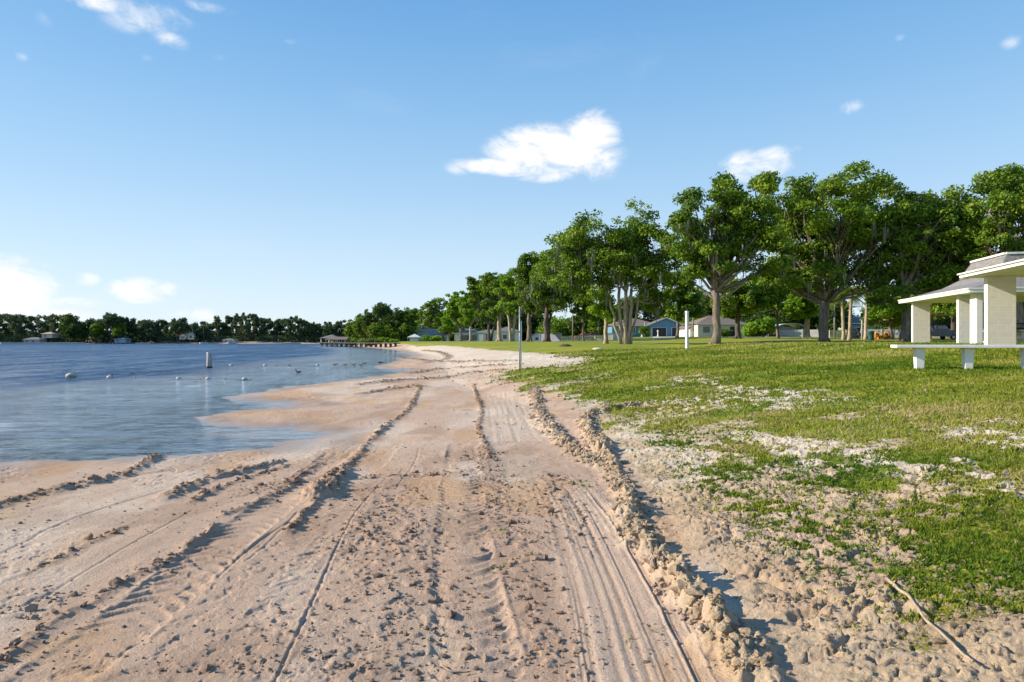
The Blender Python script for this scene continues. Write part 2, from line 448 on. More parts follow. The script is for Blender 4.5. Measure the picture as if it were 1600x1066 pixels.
    c = lerp(c, c_grey*.9, .6*ss(.12, -.05, sd)*ss(-3, -.3, sd))
    c = lerp(c, np.array([.40,.35,.28]), ss(-.8, -4, sd))
    c = lerp(c, c_brn*1.15, .35*band*ss(40, 10, y)); c = lerp(c, c_buff, .75*ridge*ss(-.5, .6, x))
    c = lerp(c, c_brn*.9, .45*ridge*ss(.2, -.6, x))
    c = lerp(c, c_pale, np.clip(tint, 0, 1)*.7); c = lerp(c, c_brn, np.clip(-tint, 0, .6)*.7)  # combed crests paler, furrows browner
    wet = ss(.058, .008, z)*ss(-.5, 1.0, y)*(sd > -3)*1.0
    return z, c, gr, wet, g, white, rightside

def fan_grid(ts, ys, y0):
    T, Y = np.meshgrid(ts, ys); X = T*(np.maximum(Y, -y0+1.5)+y0)
    n, m = len(ys), len(ts)
    i = np.arange(n-1)[:, None]*m; j = np.arange(m-1)[None, :]
    q = np.stack([i+j, i+j+1, i+m+j+1, i+m+j], -1).reshape(-1, 4)
    return X.ravel(), Y.ravel(), q

def build_ground():
    ts = np.concatenate([-np.geomspace(40, .92, 40), np.linspace(-.9, .9, 1350), np.geomspace(.92, 40, 40)])
    ys = [-60, -30, -14, -6, -2.5, -.5, .6, 1.2, 1.7]
    y = 2.1
    while y < 9: ys.append(y); y += .0105+.0024*max(0, y-3.1)
    while y < 45: ys.append(y); y *= 1.0042
    while y < 300: ys.append(y); y *= 1.012
    while y < 3000: ys.append(y); y *= 1.08
    X, Y, q = fan_grid(ts, np.array(ys), 1.0)
    sd = -poly_sd(LAKE, X, Y)
    z, c, gr, wet, g, white, rs = relief(X, Y, sd)
    me = mesh_np('ground', np.stack([X, Y, z], 1), [q], ground_mat(), True, {'sand_col': c, 'grass': gr, 'wet': wet, 'white': white})
    o = bpy.data.objects.new('ground', me); link(o); o['kind'] = 'structure'
    o['label'] = 'worked pinkish sand beach rising to a mown green lawn'
    # water sheet
    ts = np.linspace(-1.6, .4, 420); ys = np.concatenate([[-60, -20, -5, 0, 3], np.geomspace(5, 300, 420), np.geomspace(310, 430, 12)])
    X, Y, q = fan_grid(ts, ys, 3.0)
    X = np.maximum(X, -940)
    sd = -poly_sd(LAKE, X, Y); dep = -base_z(X, Y, sd)
    keep = (sd < 1.6)
    qk = keep[q].any(1); q = q[qk]
    used = np.unique(q); mp = np.zeros(len(X), np.int64); mp[used] = np.arange(len(used))
    wv = .012*vn(X*.9, Y*2.4, 201)*ss(0, -4, sd) + .03*vn(X*.25, Y*.9, 203)*ss(-3, -25, sd)
    me = mesh_np('lake_water', np.stack([X, Y, wv], 1)[used], [mp[q]], water_mat(), True, {'depth': dep[used]})
    o = bpy.data.objects.new('lake_water', me); link(o); o['kind'] = 'structure'; o['label'] = 'rippled blue lake shallow and pale near the sand'

def ground_mat():
    m, t, out = new_mat('beach_and_lawn')
    P = t.pos()
    col = t.attr('sand_col').outputs['Color']; gr = t.attr('grass').outputs['Fac']; wet = t.attr('wet').outputs['Fac']
    n_f = t.noise(70, P, 5, .7); n_m = t.noise(9, P, 5, .65); n_g = t.noise(26, P, 5, .7); n_s = t.noise(240, P, 2, .6)
    c = t.mix(t.math('MULTIPLY', t.ramp(n_f, .50, .70), .5), col, (.26,.18,.12))
    c = t.mix(t.math('MULTIPLY', t.ramp(n_m, .35, .68), .35), c, t.mix(1.0, c, (1.28,1.24,1.2), 'MULTIPLY'))
    c = t.mix(t.math('MULTIPLY', t.ramp(n_s, .54, .70), .6), c, (.17,.12,.085))
    # tiny dark crumbs and straw
    v = t.node('ShaderNodeTexVoronoi'); v.inputs['Scale'].default_value = 34; t.l.new(P, v.inputs['Vector'])
    crumb = t.math('MULTIPLY', t.ramp(v.outputs['Distance'], .16, .07), t.ramp(t.noise(3.1, P, 3), .47, .62))
    c = t.mix(t.math('MULTIPLY', crumb, .65), c, (.15,.105,.07))
    c = t.mix(t.math('MULTIPLY', wet, .62), c, t.mix(1.0, c, (.48,.44,.42), 'MULTIPLY'))
    # lawn
    gf = t.ramp(t.math('ADD', gr, t.math('MULTIPLY', t.math('SUBTRACT', n_g, .5), 1.25)), .36, .60)
    big = t.noise(.16, t.pos((1, 1.9, 1)), 4, .6); mid = t.noise(1.2, P, 5, .7)
    g1 = t.mix(t.ramp(big, .38, .62), (.20,.27,.018), (.36,.345,.03))
    g1 = t.mix(t.math('MULTIPLY', t.ramp(mid, .50, .70), .6), g1, (.24,.20,.075))
    g1 = t.mix(t.ramp(t.noise(30, P, 4, .8), .38, .66), t.mix(1.0, g1, (.55,.62,.5), 'MULTIPLY'), t.mix(1.0, g1, (1.25,1.2,1.1), 'MULTIPLY'))
    g1 = t.mix(t.math('MULTIPLY', t.ramp(t.noise(.55, t.pos((.35, 2.2, 1)), 4, .6), .60, .72), .7), g1, (.30,.25,.15))
    c = t.mix(gf, c, g1)
    b = t.node('ShaderNodeBsdfPrincipled'); t.l.new(c, b.inputs['Base Color'])
    rg = t.mix(wet, (.92,)*3, (.30,)*3); t.l.new(rg, b.inputs['Roughness']); b.inputs['Specular IOR Level'].default_value = .25
    h = t.math('ADD', t.math('MULTIPLY', n_f, .55), t.math('MULTIPLY', n_s, .22)); h = t.math('ADD', h, t.math('MULTIPLY', n_m, .9))
    h = t.math('MULTIPLY', h, t.math('SUBTRACT', 1.0, t.math('MULTIPLY', wet, .8)))
    h = t.math('ADD', h, t.math('MULTIPLY', gf, t.math('MULTIPLY', n_g, 1.3)))
    t.l.new(t.bump(h, .9, .030), b.inputs['Normal'])
    t.l.new(b.outputs[0], out.inputs[0]); return m

def water_mat():
    m, t, out = new_mat('lake_water')
    dep = t.attr('depth').outputs['Fac']
    far = t.ramp(t.math('ADD', dep, t.math('MULTIPLY', t.math('SUBTRACT', t.noise(1.0, t.pos((.12, .05, 1)), 3), .5), .6)), .0, .85)
    w1 = t.noise(1.0, t.pos((1.3, 3.6, 1), .12), 4, .6, .5); w2 = t.noise(1.0, t.pos((5, 13, 1), -.1), 4, .6, .3); w3 = t.noise(1.0, t.pos((.22, .75, 1), .05), 3, .55)
    h = t.math('ADD', t.math('MULTIPLY', w1, 1.0), t.math('MULTIPLY', w2, .28)); h = t.math('ADD', h, t.math('MULTIPLY', w3, 2.6))
    bp = t.node('ShaderNodeBump'); t.l.new(h, bp.inputs['Height']); bp.inputs['Strength'].default_value = 1.0
    t.l.new(t.math('ADD', .055, t.math('MULTIPLY', far, .23)), bp.inputs['Distance'])
    gs = [t.noise(1.0, t.pos(sc, ro), 3, .6, .5) for sc, ro in (((1.5, 2.6, 1), .15), ((.8, .42, 1), .08), ((.5, .085, 1), .03), ((.16, .022, 1), -.04))]
    crest_streak = t.math('ADD', t.math('ADD', gs[0], gs[1]), t.math('ADD', gs[2], gs[3]))
    crest_streak = t.ramp(crest_streak, 1.82, 2.18)  # bright reflection streaks put in by noise, standing in for wave crests
    body = t.node('ShaderNodeBsdfDiffuse')
    t.l.new(t.mix(far, (.29,.34,.40), (.022,.070,.150)), body.inputs['Color'])
    tr = t.node('ShaderNodeBsdfTransparent'); tr.inputs['Color'].default_value = (.95,.97,.98,1)
    a = t.math('SUBTRACT', 1.0, t.math('POWER', 2.718, t.math('MULTIPLY', t.math('MAXIMUM', dep, 0.0), -3.2)))
    ms = t.node('ShaderNodeMixShader'); t.l.new(a, ms.inputs[0]); t.l.new(tr.outputs[0], ms.inputs[1]); t.l.new(body.outputs[0], ms.inputs[2])
    gl = t.node('ShaderNodeBsdfGlossy'); gl.inputs['Color'].default_value = (1,1,1,1)
    t.l.new(t.math('ADD', .05, t.math('MULTIPLY', far, .12)), gl.inputs['Roughness']); t.l.new(bp.outputs[0], gl.inputs['Normal'])
    fr = t.node('ShaderNodeFresnel'); fr.inputs['IOR'].default_value = 1.33; t.l.new(bp.outputs[0], fr.inputs['Normal'])
    m2 = t.node('ShaderNodeMixShader'); t.l.new(t.math('MULTIPLY', fr.outputs[0], t.math('ADD', t.math('ADD', .34, t.math('MULTIPLY', t.math('SUBTRACT', 1.0, far), .75)), t.math('MULTIPLY', crest_streak, .80))), m2.inputs[0]); t.l.new(ms.outputs[0], m2.inputs[1]); t.l.new(gl.outputs[0], m2.inputs[2])
    t.l.new(m2.outputs[0], out.inputs[0]); return m
build_ground()

# ------------------------------------------------------------------ loose clods (stuff)
def ico():
    import bmesh
    bm = bmesh.new(); bmesh.ops.create_icosphere(bm, subdivisions=2, radius=1); V = np.array([v.co[:] for v in bm.verts]); F = np.array([[v.index for v in f.verts] for f in bm.faces]); bm.free()
    bm = bmesh.new(); bmesh.ops.create_icosphere(bm, subdivisions=1, radius=1); V1 = np.array([v.co[:] for v in bm.verts]); F1 = np.array([[v.index for v in f.verts] for f in bm.faces]); bm.free()
    return (V, F), (V1, F1)
ICO2, ICO1 = ico()
def ground_z(x, y):
    sd = -poly_sd(LAKE, x, y); r = relief(x, y, sd); return r
def clods(name, x, y, r, fine, m, label):
    V0, F0 = ICO2 if fine else ICO1
    R = ground_z(x, y); z = R[0]; n = len(x)
    ph = RNG.uniform(0, 50, n)
    sc = r[:, None]*RNG.uniform(.6, 1.4, (n, 3))*np.array([1, 1, .75])
    d = 1+.8*vn(V0[None, :, 0]*5+ph[:, None], V0[None, :, 1]*5-V0[None, :, 2]*4.3, 5) + 1.0*vn((V0[None, :, 0]*1.7+ph[:, None]), (V0[None, :, 1]*1.7+V0[None, :, 2]*2.1+ph[:, None]), 3) + .5*vn(V0[None, :, 0]*4+ph[:, None], V0[None, :, 1]*4-V0[None, :, 2]*4, 9)
    a = RNG.uniform(0, 2*PI, n); ca, sa = np.cos(a)[:, None], np.sin(a)[:, None]
    X = V0[None]*d[:, :, None]*sc[:, None, :]
    V = np.stack([X[..., 0]*ca-X[..., 1]*sa+x[:, None], X[..., 0]*sa+X[..., 1]*ca+y[:, None], X[..., 2]+z[:, None]+.25*r[:, None]], -1).reshape(-1, 3)
    F = (F0[None]+np.arange(n)[:, None, None]*len(V0)).reshape(-1, 3)
    col = np.repeat(R[1]*RNG.uniform(.62 if fine else .42, .98 if fine else .85, (n, 1)), len(V0), 0)  # loose crumbs coloured darker to stand in for tiny cast shadows
    me = mesh_np(name, V, [F], m, False, {'sand_col': col, 'grass': np.zeros(len(V)), 'wet': np.zeros(len(V))})
    o = bpy.data.objects.new(name, me); link(o); tag(o, label, kind='stuff'); return o
GM = bpy.data.materials['beach_and_lawn']
def along(P, n, w):
    seg = np.linalg.norm(np.diff(P, axis=0), axis=1); cum = np.concatenate([[0], np.cumsum(seg)])
    s = RNG.uniform(0, cum[-1], n); i = np.clip(np.searchsorted(cum, s)-1, 0, len(P)-2); u = (s-cum[i])/seg[i]
    p = P[i]+(P[i+1]-P[i])*u[:, None]; tg = (P[i+1]-P[i])/seg[i][:, None]
    o = RNG.normal(0, 1, n)*w; return p[:, 0]+tg[:, 1]*o, p[:, 1]-tg[:, 0]*o
cx, cy, cr = [], [], []
def sc_add(x, y, r): cx.append(x); cy.append(y); cr.append(r)
for k, (P, w, h, cl) in enumerate(RIDGES):
    L = np.linalg.norm(np.diff(P, axis=0), axis=1).sum(); n = int(L*(260 if h > .09 and P[:, 0].mean() > .3 else 80 if h > .04 else 40))
    x, y = along(P, n, w*.5); sc_add(x, y, np.minimum(RNG.lognormal(-4.5, .62, n)*(1.0 if h > .08 else .75), .042))
X1 = (cx, cy, cr)
x = np.concatenate(cx); y = np.concatenate(cy); r = np.concatenate(cr)
clods('sand_clods', x, y, r, True, GM, 'crumbly clods of damp sand along the pushed up ridges')
cx, cy, cr = [], [], []
for P, w in BAND:
    L = np.linalg.norm(np.diff(P, axis=0), axis=1).sum(); n = int(L*110)
    x, y = along(P, n, w*.9); sc_add(x, y, np.minimum(RNG.lognormal(-4.85, .5, n), .03))
n = 6500; yy = 3.0+RNG.random(n)**1.7*9; xx = RNG.uniform(-.85, .85, n)*yy; k = fbm(xx*1.1, yy*.9, 3, 140) > RNG.uniform(-.35, .35, n)
sc_add(xx[k], yy[k], np.minimum(RNG.lognormal(-5.15, .45, k.sum()), .016))
n = 6500; yy = 3.0+RNG.random(n)**1.4*8; xx = np.interp(yy, [3, 13], [1.5, 1.6])+RNG.uniform(0, 1, n)*yy*.75; k = fbm(xx*1.3, yy*1.3, 3, 145) > RNG.uniform(-.35, .35, n)
sc_add(xx[k], yy[k], np.minimum(RNG.lognormal(-4.75, .45, k.sum()), .022))
x = np.concatenate(cx); y = np.concatenate(cy); r = np.concatenate(cr)
k = (-poly_sd(LAKE, x, y)) > .3
clods('sand_crumbs', x[k], y[k], r[k], False, GM, 'small crumbs of sand scattered over the beach')

# ------------------------------------------------------------------ grass blades (stuff)
def grass_mat():
    m, t, out = new_mat('grass_blades')
    tn = t.attr('tint').outputs['Fac']
    c = t.mix(tn, (.085,.16,.018), (.36,.36,.05)); c = t.mix(t.ramp(tn, .78, .98), c, (.44,.36,.17))
    d = t.node('ShaderNodeBsdfDiffuse'); t.l.new(c, d.inputs[0]); tr = t.node('ShaderNodeBsdfTranslucent'); t.l.new(c, tr.inputs[0])
    mx = t.node('ShaderNodeMixShader'); mx.inputs[0].default_value = .35; t.l.new(d.outputs[0], mx.inputs[1]); t.l.new(tr.outputs[0], mx.inputs[2])
    t.l.new(mx.outputs[0], out.inputs[0]); return m
def blades():
    n = 900000
    y = 3.2*np.exp(RNG.random(n)*math.log(40/3.2)); x = RNG.uniform(-.15, .95, n)*y
    sd = -poly_sd(LAKE, x, y)
    g, gr, white, n1, n2 = masks(x, y, sd)
    clump = ss(-.05, .22, fbm(x*7, y*7, 3, 160))
    right = ss(.25, .9, x-np.interp(y, [0, 4, 6, 13, 20, 30], [1.2, 1.3, 1.3, 1.6, .8, -.2]))
    spr = right*(.16+.7*ss(-.02, .3, fbm(x*2.1, y*2.1, 3, 170)+.03*np.clip(y-4, 0, 5)))*ss(-.02, .10, fbm(x*13, y*13, 2, 171))*(y < 22)*(1-.5*white)*ss(3.0, 5.5, y+x*.3)
    p = np.maximum(ss(.3, .8, gr+fbm(x*5, y*5, 3, 165)*.7)*(.35+.65*clump)*.42, spr)
    k = RNG.random(n) < p; x, y, gr = x[k], y[k], gr[k]; n = len(x)
    # crumbs of grass mixed into the worked strip
    z = ground_z(x, y)[0]
    w = (.0028+.0016*y)*RNG.uniform(.6, 1.4, n)*(1+1.3*(1-gr)); h = (.020+.0018*y)*RNG.uniform(.5, 1.5, n)*(.75+.25*gr)
    a = RNG.uniform(0, 2*PI, n); l = RNG.uniform(.2, 1.2, n)*h; la = RNG.uniform(0, 2*PI, n)
    b0 = np.stack([x-np.cos(a)*w/2, y-np.sin(a)*w/2, z-.004], 1); b1 = np.stack([x+np.cos(a)*w/2, y+np.sin(a)*w/2, z-.004], 1)
    tp = np.stack([x+np.cos(la)*l, y+np.sin(la)*l, z+h], 1)
    V = np.stack([b0, b1, tp], 1).reshape(-1, 3); F = np.arange(3*n).reshape(-1, 3)
    tn = np.clip(.45+1.1*fbm(x*.35, y*.8, 4, 175)+RNG.normal(0, .2, n)+.10*(1-gr), 0, 1)
    me = mesh_np('lawn_grass', V, [F], grass_mat(), False, {'tint': np.repeat(tn, 3)})
    o = bpy.data.objects.new('lawn_grass', me); link(o); tag(o, 'short green grass of the lawn thinning out into the sand', kind='stuff')
    print('blades', n)
blades()
# ------------------------------------------------------------------ trees
def leaf_mat(name, dark, light, warm, trans=.35):
    m, t, out = new_mat(name)
    tn = t.attr('tint').outputs['Fac']
    c = t.mix(t.ramp(tn, .1, .75), dark, light); c = t.mix(t.ramp(tn, .72, 1.0), c, warm)
    d = t.node('ShaderNodeBsdfPrincipled'); t.l.new(c, d.inputs['Base Color']); d.inputs['Roughness'].default_value = .62; d.inputs['Specular IOR Level'].default_value = .2
    tr = t.node('ShaderNodeBsdfTranslucent'); t.l.new(t.mix(1.0, c, (1.15,1.3,.6), 'MULTIPLY'), tr.inputs[0])
    mx = t.node('ShaderNodeMixShader'); mx.inputs[0].default_value = trans; t.l.new(d.outputs[0], mx.inputs[1]); t.l.new(tr.outputs[0], mx.inputs[2])
    t.l.new(mx.outputs[0], out.inputs[0]); return m
LEAF = leaf_mat('oak_leaves', (.065,.13,.014), (.17,.26,.022), (.34,.39,.045), .3)
LEAFB = leaf_mat('bright_leaves', (.10,.21,.015), (.22,.35,.028), (.38,.45,.05), .35)
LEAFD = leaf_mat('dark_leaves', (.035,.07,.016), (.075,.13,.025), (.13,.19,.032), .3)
LEAFF = leaf_mat('far_leaves', (.050,.082,.040), (.085,.125,.055), (.13,.17,.065), .25)
PALMM = leaf_mat('palm_fronds', (.10,.17,.02), (.22,.28,.03), (.42,.40,.05), .4)
MOSS = mat('hanging_moss', (.25,.25,.20), (.15,.16,.12), 3, .95, bump=0)
BARK = mat('tree_bark', (.25,.20,.155), (.12,.09,.07), 2.2, .95, bump=.7, bdist=.05, stretch=(2.4, 2.4, .5), dirt=(.33,.31,.27))
BARKP = mat('pale_bark', (.46,.38,.29), (.27,.21,.15), 2.5, .95, bump=.5, bdist=.03, stretch=(2, 2, .6))
BARKD = mat('dark_bark', (.13,.105,.085), (.07,.055,.045), 2.2, .95, bump=.5, bdist=.05, stretch=(2.4, 2.4, .5))

def leaf_quads(C, Rd, counts, size, rng, flat=.35):
    """leaf sprays spread through ellipsoid clumps; returns V,F,tint"""
    counts = np.asarray(counts, int); idx = np.repeat(np.arange(len(C)), counts); n = len(idx)
    d = rng.normal(0, 1, (n, 3)); d /= np.linalg.norm(d, axis=1)[:, None]
    r = rng.random(n)**.42
    bump = 1+.45*vn(d[:, 0]*2.2+idx*1.7, d[:, 1]*2.2+d[:, 2]*2.2, 11)
    p = C[idx]+d*(r*bump)[:, None]*Rd[idx]
    nrm = rng.normal(0, 1, (n, 3))+np.array([0, 0, flat*2])+d*.7; nrm /= np.linalg.norm(nrm, axis=1)[:, None]
    a = np.cross(nrm, rng.normal(0, 1, (n, 3))); a /= np.linalg.norm(a, axis=1)[:, None]; b = np.cross(nrm, a)
    s = size*rng.uniform(.6, 1.35, n)[:, None]
    V = np.stack([p-a*s*.62, p-b*s*.33+nrm*s*.08, p+a*s*.62, p+b*s*.33-nrm*s*.05], 1).reshape(-1, 3)
    F = np.arange(4*n).reshape(-1, 4)
    ct = rng.random(len(C)); tint = np.clip(.25+.5*ct[idx]+rng.normal(0, .15, n), 0, 1)
    return V, F, np.repeat(tint, 4)

def curve3(p0, p1, k=6, bow=.12, rng=None, up=0, jit=.018):
    p0 = np.array(p0, float); p1 = np.array(p1, float); L = np.linalg.norm(p1-p0); t = np.linspace(0, 1, k)
    off = rng.normal(0, bow*L*.5, 3); off[2] += up*L
    w = rng.normal(0, jit*L, (k, 3)); w[0] = 0; w[-1] = 0
    return p0+(p1-p0)*t[:, None]+off*np.sin(PI*t)[:, None]+w

def make_tree(name, label, base, stems, lobes, H, seed, leaf=LEAF, bark=BARK, lsize=.25, nleaf=16000, rc=None, moss=0, group=None, cat='tree', rt=.35,
              lean=(0, 0), scraggle=0, fork=None, limb_z=None, flat=.62, fill=1.15, root_flare=1.5):
    """base (x,y); lobes: list of (dx,dy,z,rx,ry,rz) relative to the base ground point"""
    rng = np.random.default_rng(seed)
    z0 = zg(*base); root = thing(name, (base[0], base[1], z0-.05), label, cat, group)
    L = np.array(lobes, float); rc = rc or H*.060
    T = MB(); fork = fork or H*.27
    topc = L[:, :3].mean(0)
    nodes = []          # (point, radius)
    tips = []
    for si, (sx, sy, sr) in enumerate(stems):
        f = np.array([sx+lean[0], sy+lean[1], fork*rng.uniform(.85, 1.15)])
        P = curve3((sx*.28, sy*.28, -.15), f, 7, .03, rng, jit=.010)
        r = sr*np.interp(np.linspace(0, 1, 7), [0, .08, .22, 1], [root_flare, 1.15, 1.0, .78])
        T.tube(P, r, 12); nodes.append((P, sr))
        if root_flare > 1.2 and sr > .3:
            for a in rng.uniform(0, 2*PI, 6):
                T.tube([(sx*.28+math.cos(a)*sr*.5, sy*.28+math.sin(a)*sr*.5, sr*1.3), (sx*.28+math.cos(a)*sr*1.2, sy*.28+math.sin(a)*sr*1.2, .25), (sx*.28+math.cos(a)*sr*2.3, sy*.28+math.sin(a)*sr*2.3, -.1)], [sr*.35, sr*.3, sr*.12], 6)
    limbs = []
    for li, l in enumerate(L):
        c = l[:3]; dists = [np.linalg.norm(P[-1][:2]-c[:2]) for P, _ in nodes]
        P, sr = nodes[int(np.argmin(dists))]
        start = P[-1] if rng.random() < .45 else P[-2]*(.3+.0)+P[-1]*.7 if c[2] > fork*1.25 else P[-2]
        vol = (l[3]*l[4]*l[5])**(1/3)
        end = c-np.array([0, 0, l[5]*.25])
        Q = curve3(start, end, 8, .10, rng, up=-.02)
        r0 = sr*min(.62, .30+.09*vol/rc); T.tube(Q, r0*np.linspace(1, .28, 8), 8); limbs.append((Q, r0))
    crown = []; cr_r = []
    for li, l in enumerate(L):
        n = max(3, int(fill*l[3]*l[4]*l[5]/rc**3*1.5)); Q, r0 = limbs[li]
        d = rng.normal(0, 1, (n, 3)); d[:, 2] = d[:, 2]*.8+.15; d /= np.linalg.norm(d, axis=1)[:, None]
        rr = rng.uniform(.5, 1.0, n)**.7
        cc = l[:3]+d*rr[:, None]*l[3:6]
        for c in cc:
            u = rng.integers(3, 8); s = Q[u]
            if rng.random() < .75: T.tube(curve3(s, c, 5, .10, rng), r0*np.array([.30, .24, .18, .12, .05])*rng.uniform(.7, 1.2), 4, cap=False)
            s_ = rng.uniform(.6, 1.25)
            crown.append(c); cr_r.append((rc*s_, rc*s_, rc*s_*flat))
    if scraggle:
        for k in range(scraggle):
            c = crown[rng.integers(0, len(crown))]; e = c+np.array([rng.normal(0, rc*.9), rng.normal(0, rc*.9), rng.uniform(.6, 1.8)*rc])
            T.tube(curve3(c, e, 5, .1, rng), [.05, .04, .035, .03, .015], 4)
            crown.append(e); cr_r.append((rc*.35, rc*.35, rc*.3))
    C = np.array(crown); R_ = np.array(cr_r); wgt = R_.prod(1); cnt = np.maximum(6, nleaf*wgt/wgt.sum()).astype(int)
    V, F, tint = leaf_quads(C, R_, cnt, lsize, rng)
    T.build('trunk', bark, root, True)
    me = mesh_np('crown', V, [F], leaf, False, {'tint': tint}); link(bpy.data.objects.new('crown', me), root)
    if moss:
        n = moss; idx = rng.integers(0, len(C), n*3); low = idx[C[idx][:, 2] < np.quantile(C[:, 2], .7)][:n]
        p = C[low]+rng.normal(0, 1, (len(low), 3))*R_[low]*.6; ln = rng.uniform(.5, 1.9, len(low)); 
        Vs = []; 
        for k in range(7):
            q = p+rng.normal(0, .16, p.shape); w = rng.uniform(.03, .09, len(p)); a = rng.uniform(0, PI, len(p)); dx = np.stack([np.cos(a)*w, np.sin(a)*w, 0*w], 1); l_ = ln*rng.uniform(.5, 1.1, len(p))
            Vs.append(np.stack([q-dx, q+dx, q+dx*.5+np.stack([0*w+.04, 0*w, -l_*.6], 1), q-dx*.15+np.stack([0*w, 0*w, -l_], 1)], 1))
        V = np.concatenate(Vs).reshape(-1, 3)
        me = mesh_np('hanging_moss', V, [np.arange(len(V)).reshape(-1, 4)], MOSS, False); o = link(bpy.data.objects.new('hanging_moss', me), root); o['kind'] = 'stuff'
    return root

def lobes_px(bx, D, L, seed, deep=.33):
    """crown masses seen around pixel (px,py) at distance D, given real depth"""
    rng = np.random.default_rng(seed); b = atx(bx, D); z0 = zg(b, D); out = []
    xs = [l[0] for l in L]; W = (max(xs)-min(xs)+30)/1000*D
    for i, (px, py, rx, ry) in enumerate(L):
        x, _, z = at(px, py, D); r = rx/1000*D; h = ry/1000*D
        dy = rng.uniform(-deep, deep)*W*.8 if i % 3 else rng.uniform(-.1, .1)*W
        k = (D+dy)/D
        out.append(((x*k)-b, dy, (z-CZ)*k+CZ-z0, r, r*1.15, h))
        if i % 2 == 0: out.append(((x-b)*.75, -dy*1.1+.12*W, (z-z0)*.93, r*.85, r, h*.85))
    return out, (b, D)
def T(name, label, bx, D, L, H, seed, stems=((0,0,.4),), **k):
    lo, base = lobes_px(bx, D, L, seed)
    return make_tree(name, label, base, stems, lo, H, seed, **k)

ROW = 'live oaks lining the lawn behind the beach'
T('oak_tree', 'many-stemmed oak with pale spreading limbs and a broad crown, left of the tall white post', 979, 70,
  [(890,385,32,32),(925,358,28,24),(872,418,26,26),(915,420,36,32),(960,400,36,38),(1001,332,20,22),(985,365,34,32),(1022,385,32,34),(1012,430,34,32),(935,452,30,16),(1030,455,20,22),(890,445,22,14),(1045,425,20,26),(1050,368,24,26),(1056,402,22,22),(880,440,24,18),(905,380,30,28),(945,372,26,24),(1000,395,32,26),(940,405,28,24),(1032,468,14,12),(905,458,16,10)],
  16.5, 101, stems=((-.75,.1,.20),(.5,-.2,.20),(.0,.5,.22),(-1.9,.4,.15),(1.5,.35,.14),(-.15,-.4,.19)), bark=BARKP, lsize=.27, nleaf=42000, moss=90, group=ROW, fork=5.6, root_flare=1.5)
T('oak_tree', 'tall oak with a straight bare trunk and ragged leafless top twigs, right of the post', 1117, 62,
  [(1090,338,28,24),(1078,305,12,12),(1132,300,26,20),(1180,288,28,18),(1112,372,34,26),(1160,345,36,34),(1085,400,26,20),(1142,405,40,26),(1188,375,26,28),(1066,356,16,14),(1200,330,20,20),(1120,425,26,14),(1140,310,28,22),(1130,345,30,26),(1180,415,24,20),(1072,425,20,18),(1105,395,30,22),(1210,375,18,22),(1068,388,18,22),(1215,405,18,20)],
  17.5, 102, stems=((0,0,.38),), lsize=.27, nleaf=42000, moss=60, group=ROW, scraggle=16, fork=6.0, root_flare=1.5)
T('oak_tree', 'largest oak with a thick grey trunk forking low and one long limb rising right', 1288, 68,
  [(1222,302,32,26),(1285,288,32,24),(1343,280,32,26),(1388,308,32,28),(1240,352,40,34),(1308,342,44,38),(1368,372,40,34),(1258,408,38,30),(1330,420,36,26),(1398,405,30,34),(1215,402,26,26),(1290,310,26,24),(1290,385,34,30),(1215,350,22,26),(1255,325,30,26),(1330,315,32,28),(1350,345,34,30),(1395,355,28,30),(1232,440,30,22),(1372,445,34,22),(1290,430,30,20),(1395,440,24,20),(1205,440,20,18)],
  19.5, 103, stems=((-.15,0,.42),(.35,.2,.28)), lsize=.28, nleaf=54000, moss=80, group=ROW, fork=4.6, root_flare=1.5)
T('oak_tree', 'wide dark oak filling the gap left of the pavilion roof', 1415, 66,
  [(1430,322,34,26),(1480,318,36,26),(1410,345,26,26),(1440,385,38,34),(1492,375,42,36),(1420,432,36,28),(1465,430,38,30),(1520,420,34,36),(1500,330,26,22),(1525,370,30,30),(1455,350,30,26),(1400,400,24,26),(1480,405,34,30),(1540,440,30,24),(1405,462,26,16)],
  16, 104, stems=((0,0,.5),), lsize=.28, nleaf=42000, moss=40, group=ROW, fork=5)
T('oak_tree', 'towering oak behind the pavilion roof at the right edge', 1590, 62,
  [(1556,285,30,24),(1600,300,38,34),(1545,325,32,28),(1590,350,42,36),(1548,385,38,34),(1640,320,44,42),(1600,405,44,34),(1555,430,36,30),(1650,400,44,44),(1700,340,40,44),(1572,268,18,12)],
  18, 105, stems=((0,0,.5),), lsize=.28, nleaf=54000, moss=30, group=ROW, fork=6)
T('oak_tree', 'slim bright green tree with a sunlit trunk beside the many-stemmed oak', 947, 74,
  [(945,468,14,18),(950,495,12,10),(938,482,10,10),(955,450,10,12)], 9, 106, stems=((0,0,.24),), leaf=LEAFB, bark=BARKP, lsize=.25, nleaf=5000, rc=.8, group=ROW, fork=4.2)
T('oak_tree', 'dark mossy oak with one long limb reaching low to the right', 855, 102,
  [(858,430,24,26),(882,402,22,22),(850,458,22,14),(905,430,24,26),(880,455,26,18),(868,475,18,10),(862,405,16,14),(895,450,22,18),(845,440,16,16),(905,470,14,10)], 15, 107, stems=((0,0,.45),(.5,.2,.25)), bark=BARKD, lsize=.34, nleaf=22000, moss=220, group=ROW, fork=5.2)
T('oak_tree', 'tall oak of the row standing just right of the thin grey pole', 827, 113,
  [(830,410,18,15),(812,428,16,16),(846,432,20,20),(830,458,22,18),(848,402,12,9),(815,450,14,14),(838,480,16,12),(822,470,14,12),(845,410,16,14),(852,455,16,14),(825,440,18,14)], 16, 108, stems=((0,0,.42),), bark=BARK, lsize=.36, nleaf=20000, moss=60, group=ROW, fork=5)
